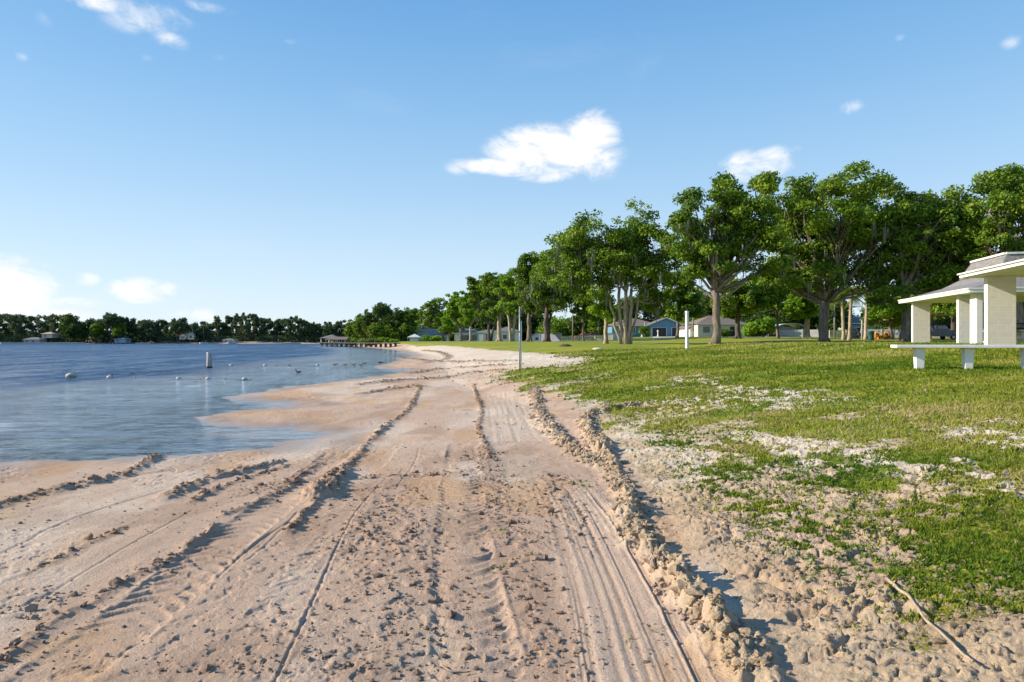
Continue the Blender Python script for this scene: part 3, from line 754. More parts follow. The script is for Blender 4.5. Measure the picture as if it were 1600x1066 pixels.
T('oak_tree', 'oak with a pale forked trunk just left of the thin grey pole', 800, 122,
  [(795,455,18,14),(812,448,14,14),(786,470,10,8),(803,470,16,12),(820,468,10,10),(795,437,12,8),(805,480,14,10),(785,480,10,9),(812,458,12,10)], 13, 109, stems=((-.8,0,.28),(.5,.1,.26)), leaf=LEAFB, bark=BARKP, lsize=.38, nleaf=14000, moss=40, group=ROW, fork=5.2)
T('oak_tree', 'broad oak with a thick sunlit trunk in the middle of the row', 780, 138,
  [(765,442,18,15),(790,440,16,15),(762,430,8,6),(782,460,20,16),(765,468,14,12),(776,432,10,7),(778,450,16,14),(792,465,12,11),(770,485,12,9)], 15, 110, stems=((0,0,.48),), bark=BARKP, lsize=.42, nleaf=16000, moss=60, group=ROW, fork=5)
T('oak_tree', 'dark trunked oak between two thicker oaks of the row', 764, 158,
  [(748,452,15,13),(737,440,9,8),(760,474,12,11),(745,470,12,10),(752,488,12,9),(742,455,12,11)], 14, 111, stems=((0,0,.36),(1.4,.6,.3)), bark=BARKD, lsize=.46, nleaf=12000, moss=30, group=ROW, fork=4.6)
T('oak_tree', 'light green oak with a slender forked trunk before the white walled houses', 735, 176,
  [(728,475,13,10),(742,466,11,9),(736,490,12,8),(722,462,9,8),(730,485,12,9),(745,482,9,9),(728,500,10,6)], 13, 112, stems=((0,0,.36),), leaf=LEAFB, bark=BARKP, lsize=.48, nleaf=10000, moss=40, group=ROW, fork=5)
T('oak_tree', 'oak with a bright yellow-green crown fifth from the lake end of the row', 720, 188,
  [(712,474,13,12),(702,488,10,9),(720,490,10,8),(708,463,9,6),(712,492,12,9),(715,503,10,6)], 14, 113, stems=((0,0,.40),), leaf=LEAFB, bark=BARK, lsize=.5, nleaf=10000, moss=30, group=ROW, fork=4.6)
T('oak_tree', 'low drooping olive coloured tree near the lake end of the row', 701, 205,
  [(700,500,11,10),(694,514,8,7),(706,512,8,7)], 9, 114, stems=((0,0,.36),), leaf=LEAFB, bark=BARK, lsize=.5, nleaf=4000, moss=20, group=ROW, fork=3)
T('oak_tree', 'rounded oak at the lake end of the row beside the pale two-storey house', 693, 216,
  [(668,488,14,13),(686,474,13,10),(662,503,10,8),(688,498,14,14),(676,502,11,10),(672,476,8,6)], 14, 115, stems=((0,0,.45),), bark=BARKD, lsize=.5, nleaf=8500, moss=20, group=ROW, fork=4.5)

# trees behind the row
T('oak_tree', 'bright mid-sized tree filling the gap between the many-stemmed oak and the tall straight oak', 1058, 108,
  [(1058,440,20,20),(1045,465,18,14),(1075,462,20,16),(1060,485,20,12),(1085,485,14,12)], 12, 140, stems=((0,0,.26),), leaf=LEAF, bark=BARK, lsize=.36, nleaf=12000, group='trees growing behind the first row of oaks', fork=4)
BACK = 'trees growing behind the first row of oaks'
T('oak_tree', 'dark spreading tree in front of the brown-roofed house', 1152, 92,
  [(1152,455,26,18),(1130,470,18,16),(1175,468,22,18),(1150,485,22,10),(1195,460,18,20)], 12, 120, stems=((0,0,.36),), leaf=LEAF, bark=BARKD, lsize=.34, nleaf=14000, group=BACK, fork=4)
T('oak_tree', 'tree with a thin pale leaning stem and light green crown, left of the largest oak', 1216, 95,
  [(1218,430,24,20),(1200,450,18,18),(1235,455,20,16),(1215,470,22,12),(1185,440,14,16)], 12, 121, stems=((0,0,.2),), leaf=LEAFB, bark=BARK, lsize=.34, nleaf=12000, group=BACK, fork=5.5)
T('oak_tree', 'young tree with a sunlit orange-brown trunk beside the largest oak', 1261, 90,
  [(1250,465,20,16),(1235,480,16,12),(1270,478,16,12),(1255,490,18,8),(1265,455,14,12)], 9, 122, stems=((0,0,.38),), leaf=LEAFB, bark=BARKP, lsize=.32, nleaf=11000, group=BACK, fork=4)
T('oak_tree', 'low branching bright green tree left of the pavilion', 1392, 84,
  [(1390,465,24,16),(1415,482,22,16),(1372,490,14,12),(1400,498,24,10),(1430,468,18,18),(1355,500,10,8)], 8, 123, stems=((0,0,.3),), leaf=LEAFB, bark=BARK, lsize=.3, nleaf=16000, group=BACK, fork=2.5, rc=1.0)
T('oak_tree', 'dense green tree seen through the pavilion columns', 1490, 90,
  [(1480,470,26,20),(1510,480,24,22),(1460,485,18,14),(1540,470,24,26),(1500,440,26,20)], 10, 124, stems=((0,0,.35),), leaf=LEAF, bark=BARKD, lsize=.34, nleaf=14000, group=BACK, fork=2.8)
T('oak_tree', 'slender tree behind the pale picket fence left of the slim bright tree', 913, 104,
  [(915,468,14,16),(905,485,12,10),(925,490,12,10),(918,450,10,10)], 10, 125, stems=((0,0,.17),), leaf=LEAF, bark=BARK, lsize=.34, nleaf=7000, group=BACK, fork=4)
T('oak_tree', 'dark rounded tree crown rising behind the blue house', 1000, 205,
  [(985,478,20,16),(1010,470,20,20),(1030,480,16,14),(965,485,16,12)], 14, 126, stems=((0,0,.4),), leaf=LEAFD, bark=BARKD, lsize=.5, nleaf=9000, group=BACK)
rngb = np.random.default_rng(55)
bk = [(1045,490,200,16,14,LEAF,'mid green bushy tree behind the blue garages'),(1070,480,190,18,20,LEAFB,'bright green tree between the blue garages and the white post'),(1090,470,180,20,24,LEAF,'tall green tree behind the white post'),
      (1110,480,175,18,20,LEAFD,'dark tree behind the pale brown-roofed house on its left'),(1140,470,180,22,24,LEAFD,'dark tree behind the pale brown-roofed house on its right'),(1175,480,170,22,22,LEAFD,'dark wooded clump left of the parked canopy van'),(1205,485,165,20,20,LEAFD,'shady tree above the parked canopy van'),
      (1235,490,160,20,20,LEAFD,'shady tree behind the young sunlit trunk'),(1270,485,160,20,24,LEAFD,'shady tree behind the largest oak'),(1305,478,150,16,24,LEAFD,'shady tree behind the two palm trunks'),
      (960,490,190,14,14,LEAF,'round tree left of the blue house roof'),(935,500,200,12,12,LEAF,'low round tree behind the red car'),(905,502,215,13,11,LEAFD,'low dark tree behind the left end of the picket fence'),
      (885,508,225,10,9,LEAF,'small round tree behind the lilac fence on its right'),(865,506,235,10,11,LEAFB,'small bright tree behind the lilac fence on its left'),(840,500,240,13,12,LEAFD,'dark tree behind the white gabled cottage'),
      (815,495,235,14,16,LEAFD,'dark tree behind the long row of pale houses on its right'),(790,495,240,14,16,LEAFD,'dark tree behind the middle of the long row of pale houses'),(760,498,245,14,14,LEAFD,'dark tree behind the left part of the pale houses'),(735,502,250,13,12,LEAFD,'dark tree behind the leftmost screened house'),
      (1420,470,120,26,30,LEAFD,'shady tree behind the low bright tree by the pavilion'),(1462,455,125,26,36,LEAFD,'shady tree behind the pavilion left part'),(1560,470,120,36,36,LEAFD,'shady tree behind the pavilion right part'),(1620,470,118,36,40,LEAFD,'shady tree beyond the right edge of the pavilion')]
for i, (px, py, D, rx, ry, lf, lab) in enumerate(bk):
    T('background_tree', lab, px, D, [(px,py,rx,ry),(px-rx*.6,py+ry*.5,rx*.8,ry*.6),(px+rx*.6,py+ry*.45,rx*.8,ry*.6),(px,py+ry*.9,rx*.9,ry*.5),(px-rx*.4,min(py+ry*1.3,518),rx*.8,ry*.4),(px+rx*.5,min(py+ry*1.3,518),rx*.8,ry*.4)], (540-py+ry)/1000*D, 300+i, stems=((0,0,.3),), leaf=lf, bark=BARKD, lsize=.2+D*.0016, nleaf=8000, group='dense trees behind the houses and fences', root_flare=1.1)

# low thicket that closes the view behind the houses
def thicket(label, a, b, D0, D1, h, seed, leaf):
    rng = np.random.default_rng(seed); n = int((b-a)*.55); px = rng.uniform(a, b, n); D = D0+(D1-D0)*(px-a)/(b-a)+rng.uniform(-5, 5, n); x = atx(px, D); z = base_z(x, D)
    hh = h*(.7+.6*rng.random(n)); C = []; R_ = []
    for k in range(3): C.append(np.stack([x+rng.normal(0, .8, n), D+rng.normal(0, .8, n), z+hh*(.2+.3*k)], 1)); R_.append(np.stack([hh*.42, hh*.42, hh*.24], 1))
    C = np.concatenate(C); R_ = np.concatenate(R_); V, F, ti = leaf_quads(C, R_, [70]*len(C), .2+D0*.0022, rng)
    o = bpy.data.objects.new('thicket', mesh_np('thicket', V, [F], leaf, False, {'tint': ti})); link(o); tag(o, label, 'thicket', kind='stuff')
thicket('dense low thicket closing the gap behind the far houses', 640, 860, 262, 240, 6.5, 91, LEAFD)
thicket('dense low thicket behind the picket fence and blue house', 850, 1080, 225, 200, 6.5, 92, LEAF)
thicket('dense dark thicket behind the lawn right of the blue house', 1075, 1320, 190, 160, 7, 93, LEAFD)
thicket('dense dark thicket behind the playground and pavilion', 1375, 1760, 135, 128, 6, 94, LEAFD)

# wooded point on the left of the row
PT = 'trees on the wooded point by the dock'
pt = [(552,512,250,12,12,LEAF,'leftmost rounded tree at the tip of the wooded point'),(566,505,245,13,14,LEAF,'second tree from the tip of the wooded point'),(578,498,240,12,13,LEAFD,'dark tree just left of the tallest one on the point'),
      (597,490,235,16,15,LEAFD,'tallest dome-crowned pine on the wooded point'),(614,500,232,13,14,LEAFD,'dark mossy tree just right of the tallest one on the point'),(626,495,230,12,14,LEAFD,'tall thin crowned tree right of centre on the wooded point'),
      (640,495,232,12,14,LEAF,'broad tree at the right of the wooded point'),(650,492,260,10,10,LEAFD,'small crown poking up behind the right of the wooded point'),(588,515,225,13,10,LEAF,'lower green tree in front of the dome-crowned pine'),(610,518,225,12,9,LEAF,'lower green tree in front of the mossy one on the point'),(635,516,225,12,10,LEAF,'lower green tree at the right of the wooded point')]
for i, (px, py, D, rx, ry, lf, lab) in enumerate(pt):
    big = 5 if i == 3 else 0
    T('point_tree', lab, px, D, [(px,py-big,rx,ry*.8),(px-rx*.5,py+ry*.5,rx*.7,ry*.6),(px+rx*.6,py+ry*.55,rx*.7,ry*.6),(px+2,py+ry*1.1,rx*.7,ry*.6),(px+rng_ if (rng_:=0) else px-3,py-ry*.7,rx*.45,ry*.4)], (540-py+ry)/1000*D, 400+i, stems=((0,0,.35),), leaf=lf, bark=BARKP if i in (8,9) else BARKD, lsize=.52, nleaf=5500, moss=15, group=PT, root_flare=1.1)
def bush(name, label, px, D, w, h, seed, leaf=LEAFB, group=None, n=2500, ls=.25):
    x = atx(px, D); rng = np.random.default_rng(seed)
    root = thing(name, (x, D, zg(x, D)), label, 'bush', group)
    k = 9; C = np.stack([rng.uniform(-.7, .7, k)*w/2, rng.uniform(-.5, .5, k)*w/2, rng.uniform(.25, .8, k)*h], 1); R_ = np.tile([w*.25, w*.25, h*.28], (k, 1))
    V, F, ti = leaf_quads(C, R_, [n//k]*k, ls, rng); B = MB()
    for c in C: B.tube([(0, 0, -.1), tuple(c*.5), tuple(c)], [.05, .035, .015], 5)
    B.build('stem', BARKD, root, True); link(bpy.data.objects.new('foliage', mesh_np('foliage', V, [F], leaf, False, {'tint': ti})), root)
    return root
bush('shrub', 'bright yellow-green shrub at the water edge left of the dock posts', 548, 215, 4.5, 2.6, 501, LEAFB, PT, ls=.45)
bush('shrub', 'reddish green shrubs on the bank behind the dock', 580, 205, 8, 2.2, 502, LEAF, PT, ls=.45)
bush('shrub', 'long low hedge on the bank right of the dock', 606, 200, 6, 1.8, 503, LEAFB, PT, ls=.4)
bush('shrub', 'low bushes in front of the pale two-storey house', 674, 190, 6, 1.8, 504, LEAFB, None, ls=.4)
bush('shrub', 'round bright palm-like bush right of the brown-roofed house', 1192, 118, 4.5, 3.4, 505, LEAFB, None, 4500, .4)
bush('shrub', 'wide bright shrub left of the canopy van', 1176, 120, 4.5, 2.6, 506, LEAFB, None, 3500, .35)
bush('shrub', 'dark shrub under the window of the brown-roofed house', 1132, 116, 3.0, 1.3, 507, LEAF, None, ls=.3)
bush('shrub', 'orange tinged garden shrub before the blue house door', 1006, 135, 2.4, 2.4, 508, LEAF, None, ls=.3)
bush('shrub', 'small green bush at the foot of the rubble heap', 1318, 104, 2.2, 1.2, 509, LEAF, None, ls=.25)

# two palms and a low frond clump
def palm(label, px, D, H, top_px, seed, nf=22, fl=2.7):
    x = atx(px, D); z = zg(x, D); root = thing('palm_tree', (x, D, z), label, 'palm tree', 'palms right of the largest oak')
    rng = np.random.default_rng(seed); B = MB(); tx = (top_px-px)/1000*D
    P = curve3((0, 0, -.1), (tx, 0, H), 12, .03, rng, jit=.002); B.tube(P, np.interp(np.linspace(0, 1, 12), [0, .1, .8, 1], [.30, .20, .17, .24]), 10); B.build('trunk', BARKP, root, True)
    Vs, Fs, n = [], [], 0
    for k in range(nf):
        a = 2*PI*k/nf+rng.uniform(-.2, .2); e0 = rng.uniform(-.2, 1.2); c, s = math.cos(a), math.sin(a)
        for j in range(26):
            u = (j+1)/26; r = fl*u; zz = H+r*math.sin(e0)*(1-u*.4)-1.6*u*u*fl*.45; r *= math.cos(e0*.6)
            bx, by = tx+c*r, s*r
            for sd in (-1, 1):
                l = .75*math.sin(PI*min(1, u*.9+.1))+.12
                dx, dy = (-s*sd*l*.8+c*l*.5, c*sd*l*.8+s*l*.5); w = .05
                Vs += [(bx-c*w, by-s*w, zz), (bx+c*w, by+s*w, zz), (bx+dx, by+dy, zz-l*.55)]; Fs.append((n, n+1, n+2)); n += 3
    ti = np.clip(rng.normal(.6, .25, n//3), 0, 1)
    link(bpy.data.objects.new('fronds', mesh_np('fronds', Vs, [np.array(Fs)], PALMM, False, {'tint': np.repeat(ti, 3)})), root)
palm('palm with a thick grey trunk, nearer the largest oak', 1318, 78, 5.6, 1316, 61)
palm('palm with a thin leaning trunk and yellow fronds', 1327, 76, 6.0, 1331, 62)
palm('palm with yellowish fronds hiding behind the lamp pole', 1352, 82, 6.2, 1356, 63)

# ------------------------------------------------------------------ far shore
SKY = [(-400,498),(0,493),(40,492),(60,501),(75,494),(90,500),(105,489),(112,500),(135,504),(150,505),(160,497),(175,491),(190,500),(205,503),(225,500),(240,508),(260,505),(280,502),(300,508),(320,509),(338,501),(350,509),(365,496),(380,495),(400,495),(415,502),(430,503),(440,500),(460,498),(478,502),(490,508),(505,506),(525,505),(545,508),(580,508),(620,508),(680,512)]
SX = [p[0] for p in SKY]; SYY = [p[1] for p in SKY]
def wood(name, label, x0, x1, seed, leaf, step=7.0, spindly=0.0):
    rng = np.random.default_rng(seed); C, R_, cnt = [], [], []; B = MB()
    px = x0
    while px < x1:
        D = rng.uniform(408, 455) ; x = atx(px, D); top = (537.0-np.interp(px, SX, SYY)+rng.normal(0, 2.4))/1000*D*.98
        top = max(top, 6); z0 = 1.2; wd = rng.uniform(2.6, 4.4)*(1-.4*spindly)
        if rng.random() < spindly: 
            B.tube([(x, D, 0), (x+rng.normal(0, .3), D, z0+top*.85)], [.32, .15], 5)
            for k in range(9): C.append((x+rng.normal(0, wd*.45), D+rng.normal(0, 1.2), z0+top*rng.uniform(.4, 1.0))); R_.append((wd*.42, wd*.42, 1.1)); cnt.append(70)
        else:
            B.tube([(x, D, 0), (x+rng.normal(0, .5), D, z0+top*.6)], [.35, .2], 5)
            for k in range(14):
                u = rng.random()**.8; C.append((x+rng.normal(0, wd*.62)*(1.15-u*.6), D+rng.normal(0, 2.4), z0+top*(.12+.83*u))); R_.append((wd*.5, wd*.5, 1.5)); cnt.append(80)
        px += rng.uniform(.6, 1.4)*step
    px = x0
    while px < x1:      # shrubby understorey along the bank
        D = rng.uniform(404, 412); x = atx(px, D)
        for zz_, dd_ in ((2.0, 4), (4.0, 26), (6.0, 40)): C.append((x+rng.normal(0, 2), D+dd_, zz_+rng.uniform(-.5, 1.2))); R_.append((5, 2, 2.4)); cnt.append(60)
        px += 2.6
    V, F, ti = leaf_quads(np.array(C), np.array(R_), cnt, 1.0, rng)
    root = thing(name, (atx((x0+x1)/2, 430), 430, 1), label, 'wood'); root['kind'] = 'stuff'
    M_ = Matrix.Translation(-root.location)
    o = B.build('trunks', BARKD, root, True); o.data.transform(M_); o['kind'] = 'stuff'
    me = mesh_np('foliage', V, [F], leaf, False, {'tint': ti}); o = bpy.data.objects.new('foliage', me); link(o, root); me.transform(M_); o['kind'] = 'stuff'
wood('far_wood', 'dense dark broadleaf wood along the left of the far shore', -500, 205, 71, LEAFF)
wood('far_wood', 'low mixed wood in the middle of the far shore', 205, 352, 72, LEAFF, 6)
wood('far_wood', 'tall thin-stemmed cypress wood on the right of the far shore', 352, 640, 73, LEAFF, 4.0, .65)
FS = 'trees standing out from the far shore wood'
for i, (px, py, rx, ry, lf, lab) in enumerate([(104,505,9,13,LEAFD,'tall narrow tree above the wood left on the far shore'),(150,514,8,9,LEAF,'light green tree by the water on the far shore, left of the pair'),(186,513,9,11,LEAF,'light green tree by the water on the far shore, right of the pair'),
        (118,516,13,12,LEAFD,'rounded dark tree by the water right of the tall narrow one'),(174,500,11,9,LEAFF,'high crowned tree above the light green pair on the far shore'),(228,512,11,11,LEAFF,'mid green tree right of the small blue boathouse'),(278,510,10,9,LEAFF,'broad dark tree left of the white houses on the far shore')]):
    D = 402
    T('far_tree', lab, px, D, [(px,py,rx,ry),(px-rx*.5,py+ry*.6,rx*.6,ry*.6),(px+rx*.6,py+ry*.6,rx*.6,ry*.6)], (540-py+ry)/1000*D, 450+i, stems=((0,0,.35),), leaf=lf, bark=BARKD, lsize=.9, nleaf=2600, group=FS, root_flare=1.1)
palm_far = [(318,506,'left one of two thin palms above the far shore'),(340,502,'taller one of two thin palms above the far shore')]
for px, py, lab in palm_far:
    D = 405; x = atx(px, D); h = (537-py)/1000*D; root = thing('palm_tree', (x, D, 1), lab, 'palm tree', 'palms on the far shore'); B = MB(); B.tube([(0,0,-.5),(0,0,h)], [.25,.2], 6); B.build('trunk', BARKD, root, True)
    rng = np.random.default_rng(int(px)); V, F, ti = leaf_quads(np.array([(0,0,h),(.9,0,h-.5),(-.9,0,h-.5)]), np.array([(1.6,1.6,.8)]*3), [60]*3, .8, rng); link(bpy.data.objects.new('fronds', mesh_np('fronds', V, [F], LEAFF, False, {'tint': ti})), root)
# ------------------------------------------------------------------ materials of built things
WHITE_P = mat('white_paint', (.78,.77,.74), (.70,.68,.64), 5, .55, bump=.1, dirt=(.50,.46,.40))
WHITE_L = mat('white_plastic', (.64,.67,.71), (.56,.59,.63), 8, .45, bump=.05)
GREYW = mat('weathered_wood', (.30,.26,.22), (.20,.17,.14), 9, .9, bump=.5, stretch=(3, 3, .4))
GREYM = mat('galvanised_steel', (.42,.43,.44), (.30,.31,.32), 14, .45, .6, bump=.1)
DARKM = mat('dark_metal', (.05,.055,.06), (.035,.035,.04), 12, .5, .3, bump=.1)
SHING = mat('grey_shingles', (.25,.24,.235), (.15,.145,.14), 9, .95, bump=.6, bdist=.02)
BROOF = mat('brown_shingles', (.23,.175,.14), (.16,.12,.10), 4, .95, bump=.4)
GROOF = mat('grey_roof', (.20,.20,.21), (.14,.14,.15), 3, .9, bump=.3)
BLUEW = mat('blue_siding', (.14,.27,.38), (.11,.23,.33), 2, .8, bump=.1)
PALEB = mat('pale_blue_siding', (.34,.44,.52), (.28,.37,.45), 2, .8, bump=.1)
CREAM = mat('cream_stucco', (.66,.61,.52), (.58,.53,.45), 3, .85, bump=.1)
GLASS = mat('dark_window', (.03,.04,.05), (.05,.06,.07), 2, .12, bump=0, spec=.8)
CONC = mat('concrete', (.52,.49,.44), (.42,.39,.35), 6, .9, bump=.3, dirt=(.3,.27,.23))
RED = mat('red_paint', (.45,.03,.03), (.36,.025,.025), 3, .35, bump=0, spec=.6)
DKCAR = mat('dark_car_paint', (.035,.045,.06), (.03,.035,.05), 3, .3, bump=0, spec=.6)
RUBB = mat('black_rubber', (.02,.02,.02), (.03,.03,.03), 10, .9, bump=.1)
YEL = mat('yellow_plastic', (.70,.52,.03), (.62,.45,.03), 6, .5, bump=0)
ORNG = mat('orange_plastic', (.62,.16,.03), (.52,.13,.03), 6, .5, bump=0)
LILAC = mat('lilac_boards', (.30,.30,.42), (.22,.22,.33), 3, .85, bump=.2)
FGREY = mat('grey_fence_boards', (.46,.45,.45), (.36,.35,.36), 3, .85, bump=.2)
PICK = mat('cream_picket_paint', (.72,.66,.50), (.62,.56,.42), 3, .7, bump=.1)
TEALB = mat('teal_plastic', (.03,.09,.09), (.02,.07,.07), 4, .5, bump=.1)
FLOATG = mat('algae_green_buoy', (.42,.47,.36), (.30,.33,.24), 7, .7, bump=.2, dirt=(.18,.18,.12))
FLOATW = mat('white_float', (.50,.50,.49), (.55,.55,.52), 7, .6, bump=.1, dirt=(.3,.28,.22))
FLOATT = mat('tan_float', (.42,.34,.22), (.3,.25,.17), 7, .7, bump=.1)
ROPE = mat('rope', (.20,.19,.17), (.14,.13,.12), 20, .9, bump=.3)
TIMB = mat('orange_timber', (.48,.26,.10), (.38,.20,.08), 5, .8, bump=.2)

def block_mat():
    m, t, out = new_mat('painted_block')
    b = t.node('ShaderNodeBsdfPrincipled')
    sp = t.node('ShaderNodeSeparateXYZ'); t.l.new(t.coord('Object'), sp.inputs[0])
    cb = t.node('ShaderNodeCombineXYZ'); t.l.new(t.math('ADD', sp.outputs[0], sp.outputs[1]), cb.inputs[0]); t.l.new(sp.outputs[2], cb.inputs[1])
    br = t.node('ShaderNodeTexBrick'); t.l.new(cb.outputs[0], br.inputs['Vector'])
    br.inputs['Scale'].default_value = 1; br.inputs['Brick Width'].default_value = .4; br.inputs['Row Height'].default_value = .2; br.inputs['Mortar Size'].default_value = .008; br.inputs['Mortar Smooth'].default_value = .3
    br.inputs['Color1'].default_value = (.74,.70,.66,1); br.inputs['Color2'].default_value = (.70,.665,.625,1); br.inputs['Mortar'].default_value = (.80,.76,.70,1)
    n = t.noise(7, t.coord('Object'), 5, .7); t.l.new(t.mix(t.math('MULTIPLY', t.ramp(n, .5, .75), .3), br.outputs['Color'], (.45,.40,.34)), b.inputs['Base Color'])
    h = t.math('ADD', t.math('MULTIPLY', br.outputs['Fac'], -1.0), t.math('MULTIPLY', t.noise(60, t.coord('Object'), 3), .25))
    t.l.new(t.bump(h, .5, .008), b.inputs['Normal']); b.inputs['Roughness'].default_value = .8
    t.l.new(b.outputs[0], out.inputs[0]); return m
BLOCK = block_mat()

# ------------------------------------------------------------------ pavilion
A2 = np.array([-.23, -.973]); A2 /= np.linalg.norm(A2); B2 = np.array([-A2[1], A2[0]]); PB = np.array([19.3, 27.0])
def loc(a, b): p = PB+A2*a+B2*b; return (float(p[0]), float(p[1]))
PRZ = math.atan2(B2[1], B2[0])
fx, fy = loc(-4, 4); FZ = 1.38
pav = thing('pavilion', (fx, fy, FZ), 'open beige block picnic pavilion with a grey hipped roof and small raised lantern roof', 'pavilion')
Mloc = Matrix.Translation((-fx, -fy, -FZ))
def pbuild(mb, name, mt, parent=pav, **k):
    o = mb.build(name, mt, parent, **k); o.data.transform(Mloc); return o
ZE = 3.86
m = MB(); m.prism([loc(-8.0, .3), loc(.0, .3), loc(.0, 8.0), loc(-8.0, 8.0)][::-1], zg(fx, fy)-.6, FZ); pbuild(m, 'floor_slab', CONC)
def roof_piece():
    m = MB(); R0 = [(-8.2, 0), (0, 0), (0, 8.2), (-8.2, 8.2)]; R1 = [(-6.7, 1.5), (-1.5, 1.5), (-1.5, 6.7), (-6.7, 6.7)]; R2 = [(-5.9, 2.3), (-2.3, 2.3), (-2.3, 5.9), (-5.9, 5.9)]
    def ring(R, z): return [(*loc(a, b), z) for a, b in R]
    rings = [ring(R0, ZE), ring(R1, ZE+.50), ring(R2, ZE+1.02)]
    V = [p for r in rings for p in r]; q = []
    for k in range(2):
        for i in range(4): q.append((k*4+i, k*4+(i+1) % 4, k*4+4+(i+1) % 4, k*4+4+i))
    m.add(V, q=q); return m
rf = pbuild(roof_piece(), 'roof', SHING)
def fas(m, p, q, z, h=.20, th=.05): m.beam((*p, z-h/2), (*q, z-h/2), th, h)
m = MB(); cs = [loc(-8.2-.02, -.02), loc(.02, -.02), loc(.02, 8.22), loc(-8.22, 8.22)]
for i in range(4): fas(m, cs[i], cs[(i+1) % 4], ZE+.01, .16)
cs2 = [loc(-8.24, -.06), loc(.06, -.06), loc(.06, 8.26), loc(-8.26, 8.26)]
for i in range(4): fas(m, cs2[i], cs2[(i+1) % 4], ZE+.04, .05, .05)
pbuild(m, 'fascia', WHITE_P, rf)
m = MB(); m.face([(*loc(a, b), ZE-.14) for a, b in [(-8.15,.05),(-8.15,8.15),(-.05,8.15),(-.05,.05)]]); pbuild(m, 'soffit', WHITE_P, rf)
m = MB(); R3 = [(-6.15,2.05),(-2.05,2.05),(-2.05,6.15),(-6.15,6.15)]; R4 = [(-5.75,2.45),(-2.45,2.45),(-2.45,5.75),(-5.75,5.75)]
V = [(*loc(a, b), ZE+.90) for a, b in R3]+[(*loc(a, b), ZE+1.72) for a, b in R4]
m.add(V, q=[(i, (i+1) % 4, 4+(i+1) % 4, 4+i) for i in range(4)]+[(4,5,6,7)]); lan = pbuild(m, 'lantern_roof', SHING)
m = MB(); c4 = [loc(*r) for r in R4]
for i in range(4): m.beam((*c4[i], ZE+1.75), (*c4[(i+1) % 4], ZE+1.75), .16, .09)
pbuild(m, 'trim', WHITE_P, lan)
def pcol(a, b, la, lb, top=ZE-.14, par=pav, M_=None, z0=FZ):
    cx_, cy_ = loc(a, b); o = bpy.data.objects.new('column', None)
    m = MB(); m.box((0, 0, (top-z0)/2), (lb, la, top-z0)); o = m.build('column', BLOCK, par, bevel=.012)
    o.location = Vector((cx_, cy_, z0))-par.location; o.rotation_euler = (0, 0, PRZ); return o
for a, b, la, lb in [(-7.2,.68,.22,.82),(-2.0,.70,.22,.72),(-.72,.55,.62,.24),(-7.2,4.1,.22,.82),(-7.2,7.5,.22,.82),(-.75,7.5,.22,.82),(-.75,5.2,.22,.6)]: pcol(a, b, la, lb)
# flat-roofed wing nearer the camera: its own small building
wx, wy = loc(10.6, 1.2)
wing = thing('picnic_shelter', (wx, wy, FZ), 'flat white-edged roof on block columns at the right edge, nearer than the hipped pavilion', 'picnic shelter')
MW = Matrix.Translation((-wx, -wy, -FZ))
def wb(mb, name, mt, par=wing, **k): o = mb.build(name, mt, par, **k); o.data.transform(MW); return o
m = MB(); m.prism([loc(7.3,-2.7), loc(14.4,-2.7), loc(14.4,5.0), loc(7.3,5.0)][::-1], 0.4, FZ); wb(m, 'floor_slab', CONC)
m = MB(); m.prism([loc(6.95,-3.05), loc(14.9,-3.05), loc(14.9,5.4), loc(6.95,5.4)][::-1], ZE-.15, ZE-.05); r2 = wb(m, 'roof', WHITE_P)
m = MB(); c5 = [loc(6.92,-3.1), loc(14.95,-3.1), loc(14.95,5.45), loc(6.92,5.45)]
for i in range(4): fas(m, c5[i], c5[(i+1) % 4], ZE-.03, .11, .05)
wb(m, 'fascia', WHITE_P, r2)
m = MB(); c6 = [loc(6.88,-3.15), loc(14.99,-3.15), loc(14.99,5.5), loc(6.88,5.5)]
for i in range(4): fas(m, c6[i], c6[(i+1) % 4], ZE+.005, .045, .06)
wb(m, 'trim', WHITE_P, r2)
for a, b in [(7.45,-2.2),(13.8,-2.2),(7.45,4.5),(13.8,4.5)]: pcol(a, b, .22, .80, ZE-.152, wing)

# tables under the pavilion
def picnic_table(label, a, b, L=1.8):
    x, y = loc(a, b); t_ = thing('picnic_table', (x, y, FZ), label, 'picnic table', 'concrete tables under the pavilion', PRZ)
    m = MB(); m.box((0, 0, .74), (L, .75, .07)); m.build('tabletop', GREYW, t_, bevel=.01)
    for s_ in (-1, 1):
        m = MB(); m.box((s_*L*.3, 0, .35), (.22, .5, .70), taper=.8); m.build('leg', WHITE_P, t_)
        m = MB(); m.box((0, s_*.75, .44), (L, .28, .06)); be = m.build('bench_seat', GREYW, t_)
        
        for q_ in (-1, 1): m = MB(); m.box((q_*L*.3, s_*.75, .205), (.16, .2, .41)); m.build('leg', WHITE_P, be)
    return t_
picnic_table('picnic table under the pavilion seen between the two left columns', -4.6, 3.3)
picnic_table('picnic table under the pavilion glimpsed beside the big near column', -2.6, 2.6)
x, y = loc(-4.8, 5.0)
ct = thing('serving_counter', (x, y, FZ), 'white block serving counter with a dark top under the pavilion at the right edge', 'counter', None, PRZ)
m = MB(); m.box((0, 0, .42), (.9, .5, .84)); m.build('base', BLOCK, ct); m = MB(); m.box((0, 0, .88), (2.4, .75, .07)); m.build('countertop', DARKM, ct); m = MB(); m.box((0, .3, 1.12), (2.4, .05, .06)); m.box((-1.1, .3, 1.0), (.05, .05, .2)); m.box((1.1, .3, 1.0), (.05, .05, .2)); m.build('rail', DARKM, ct)

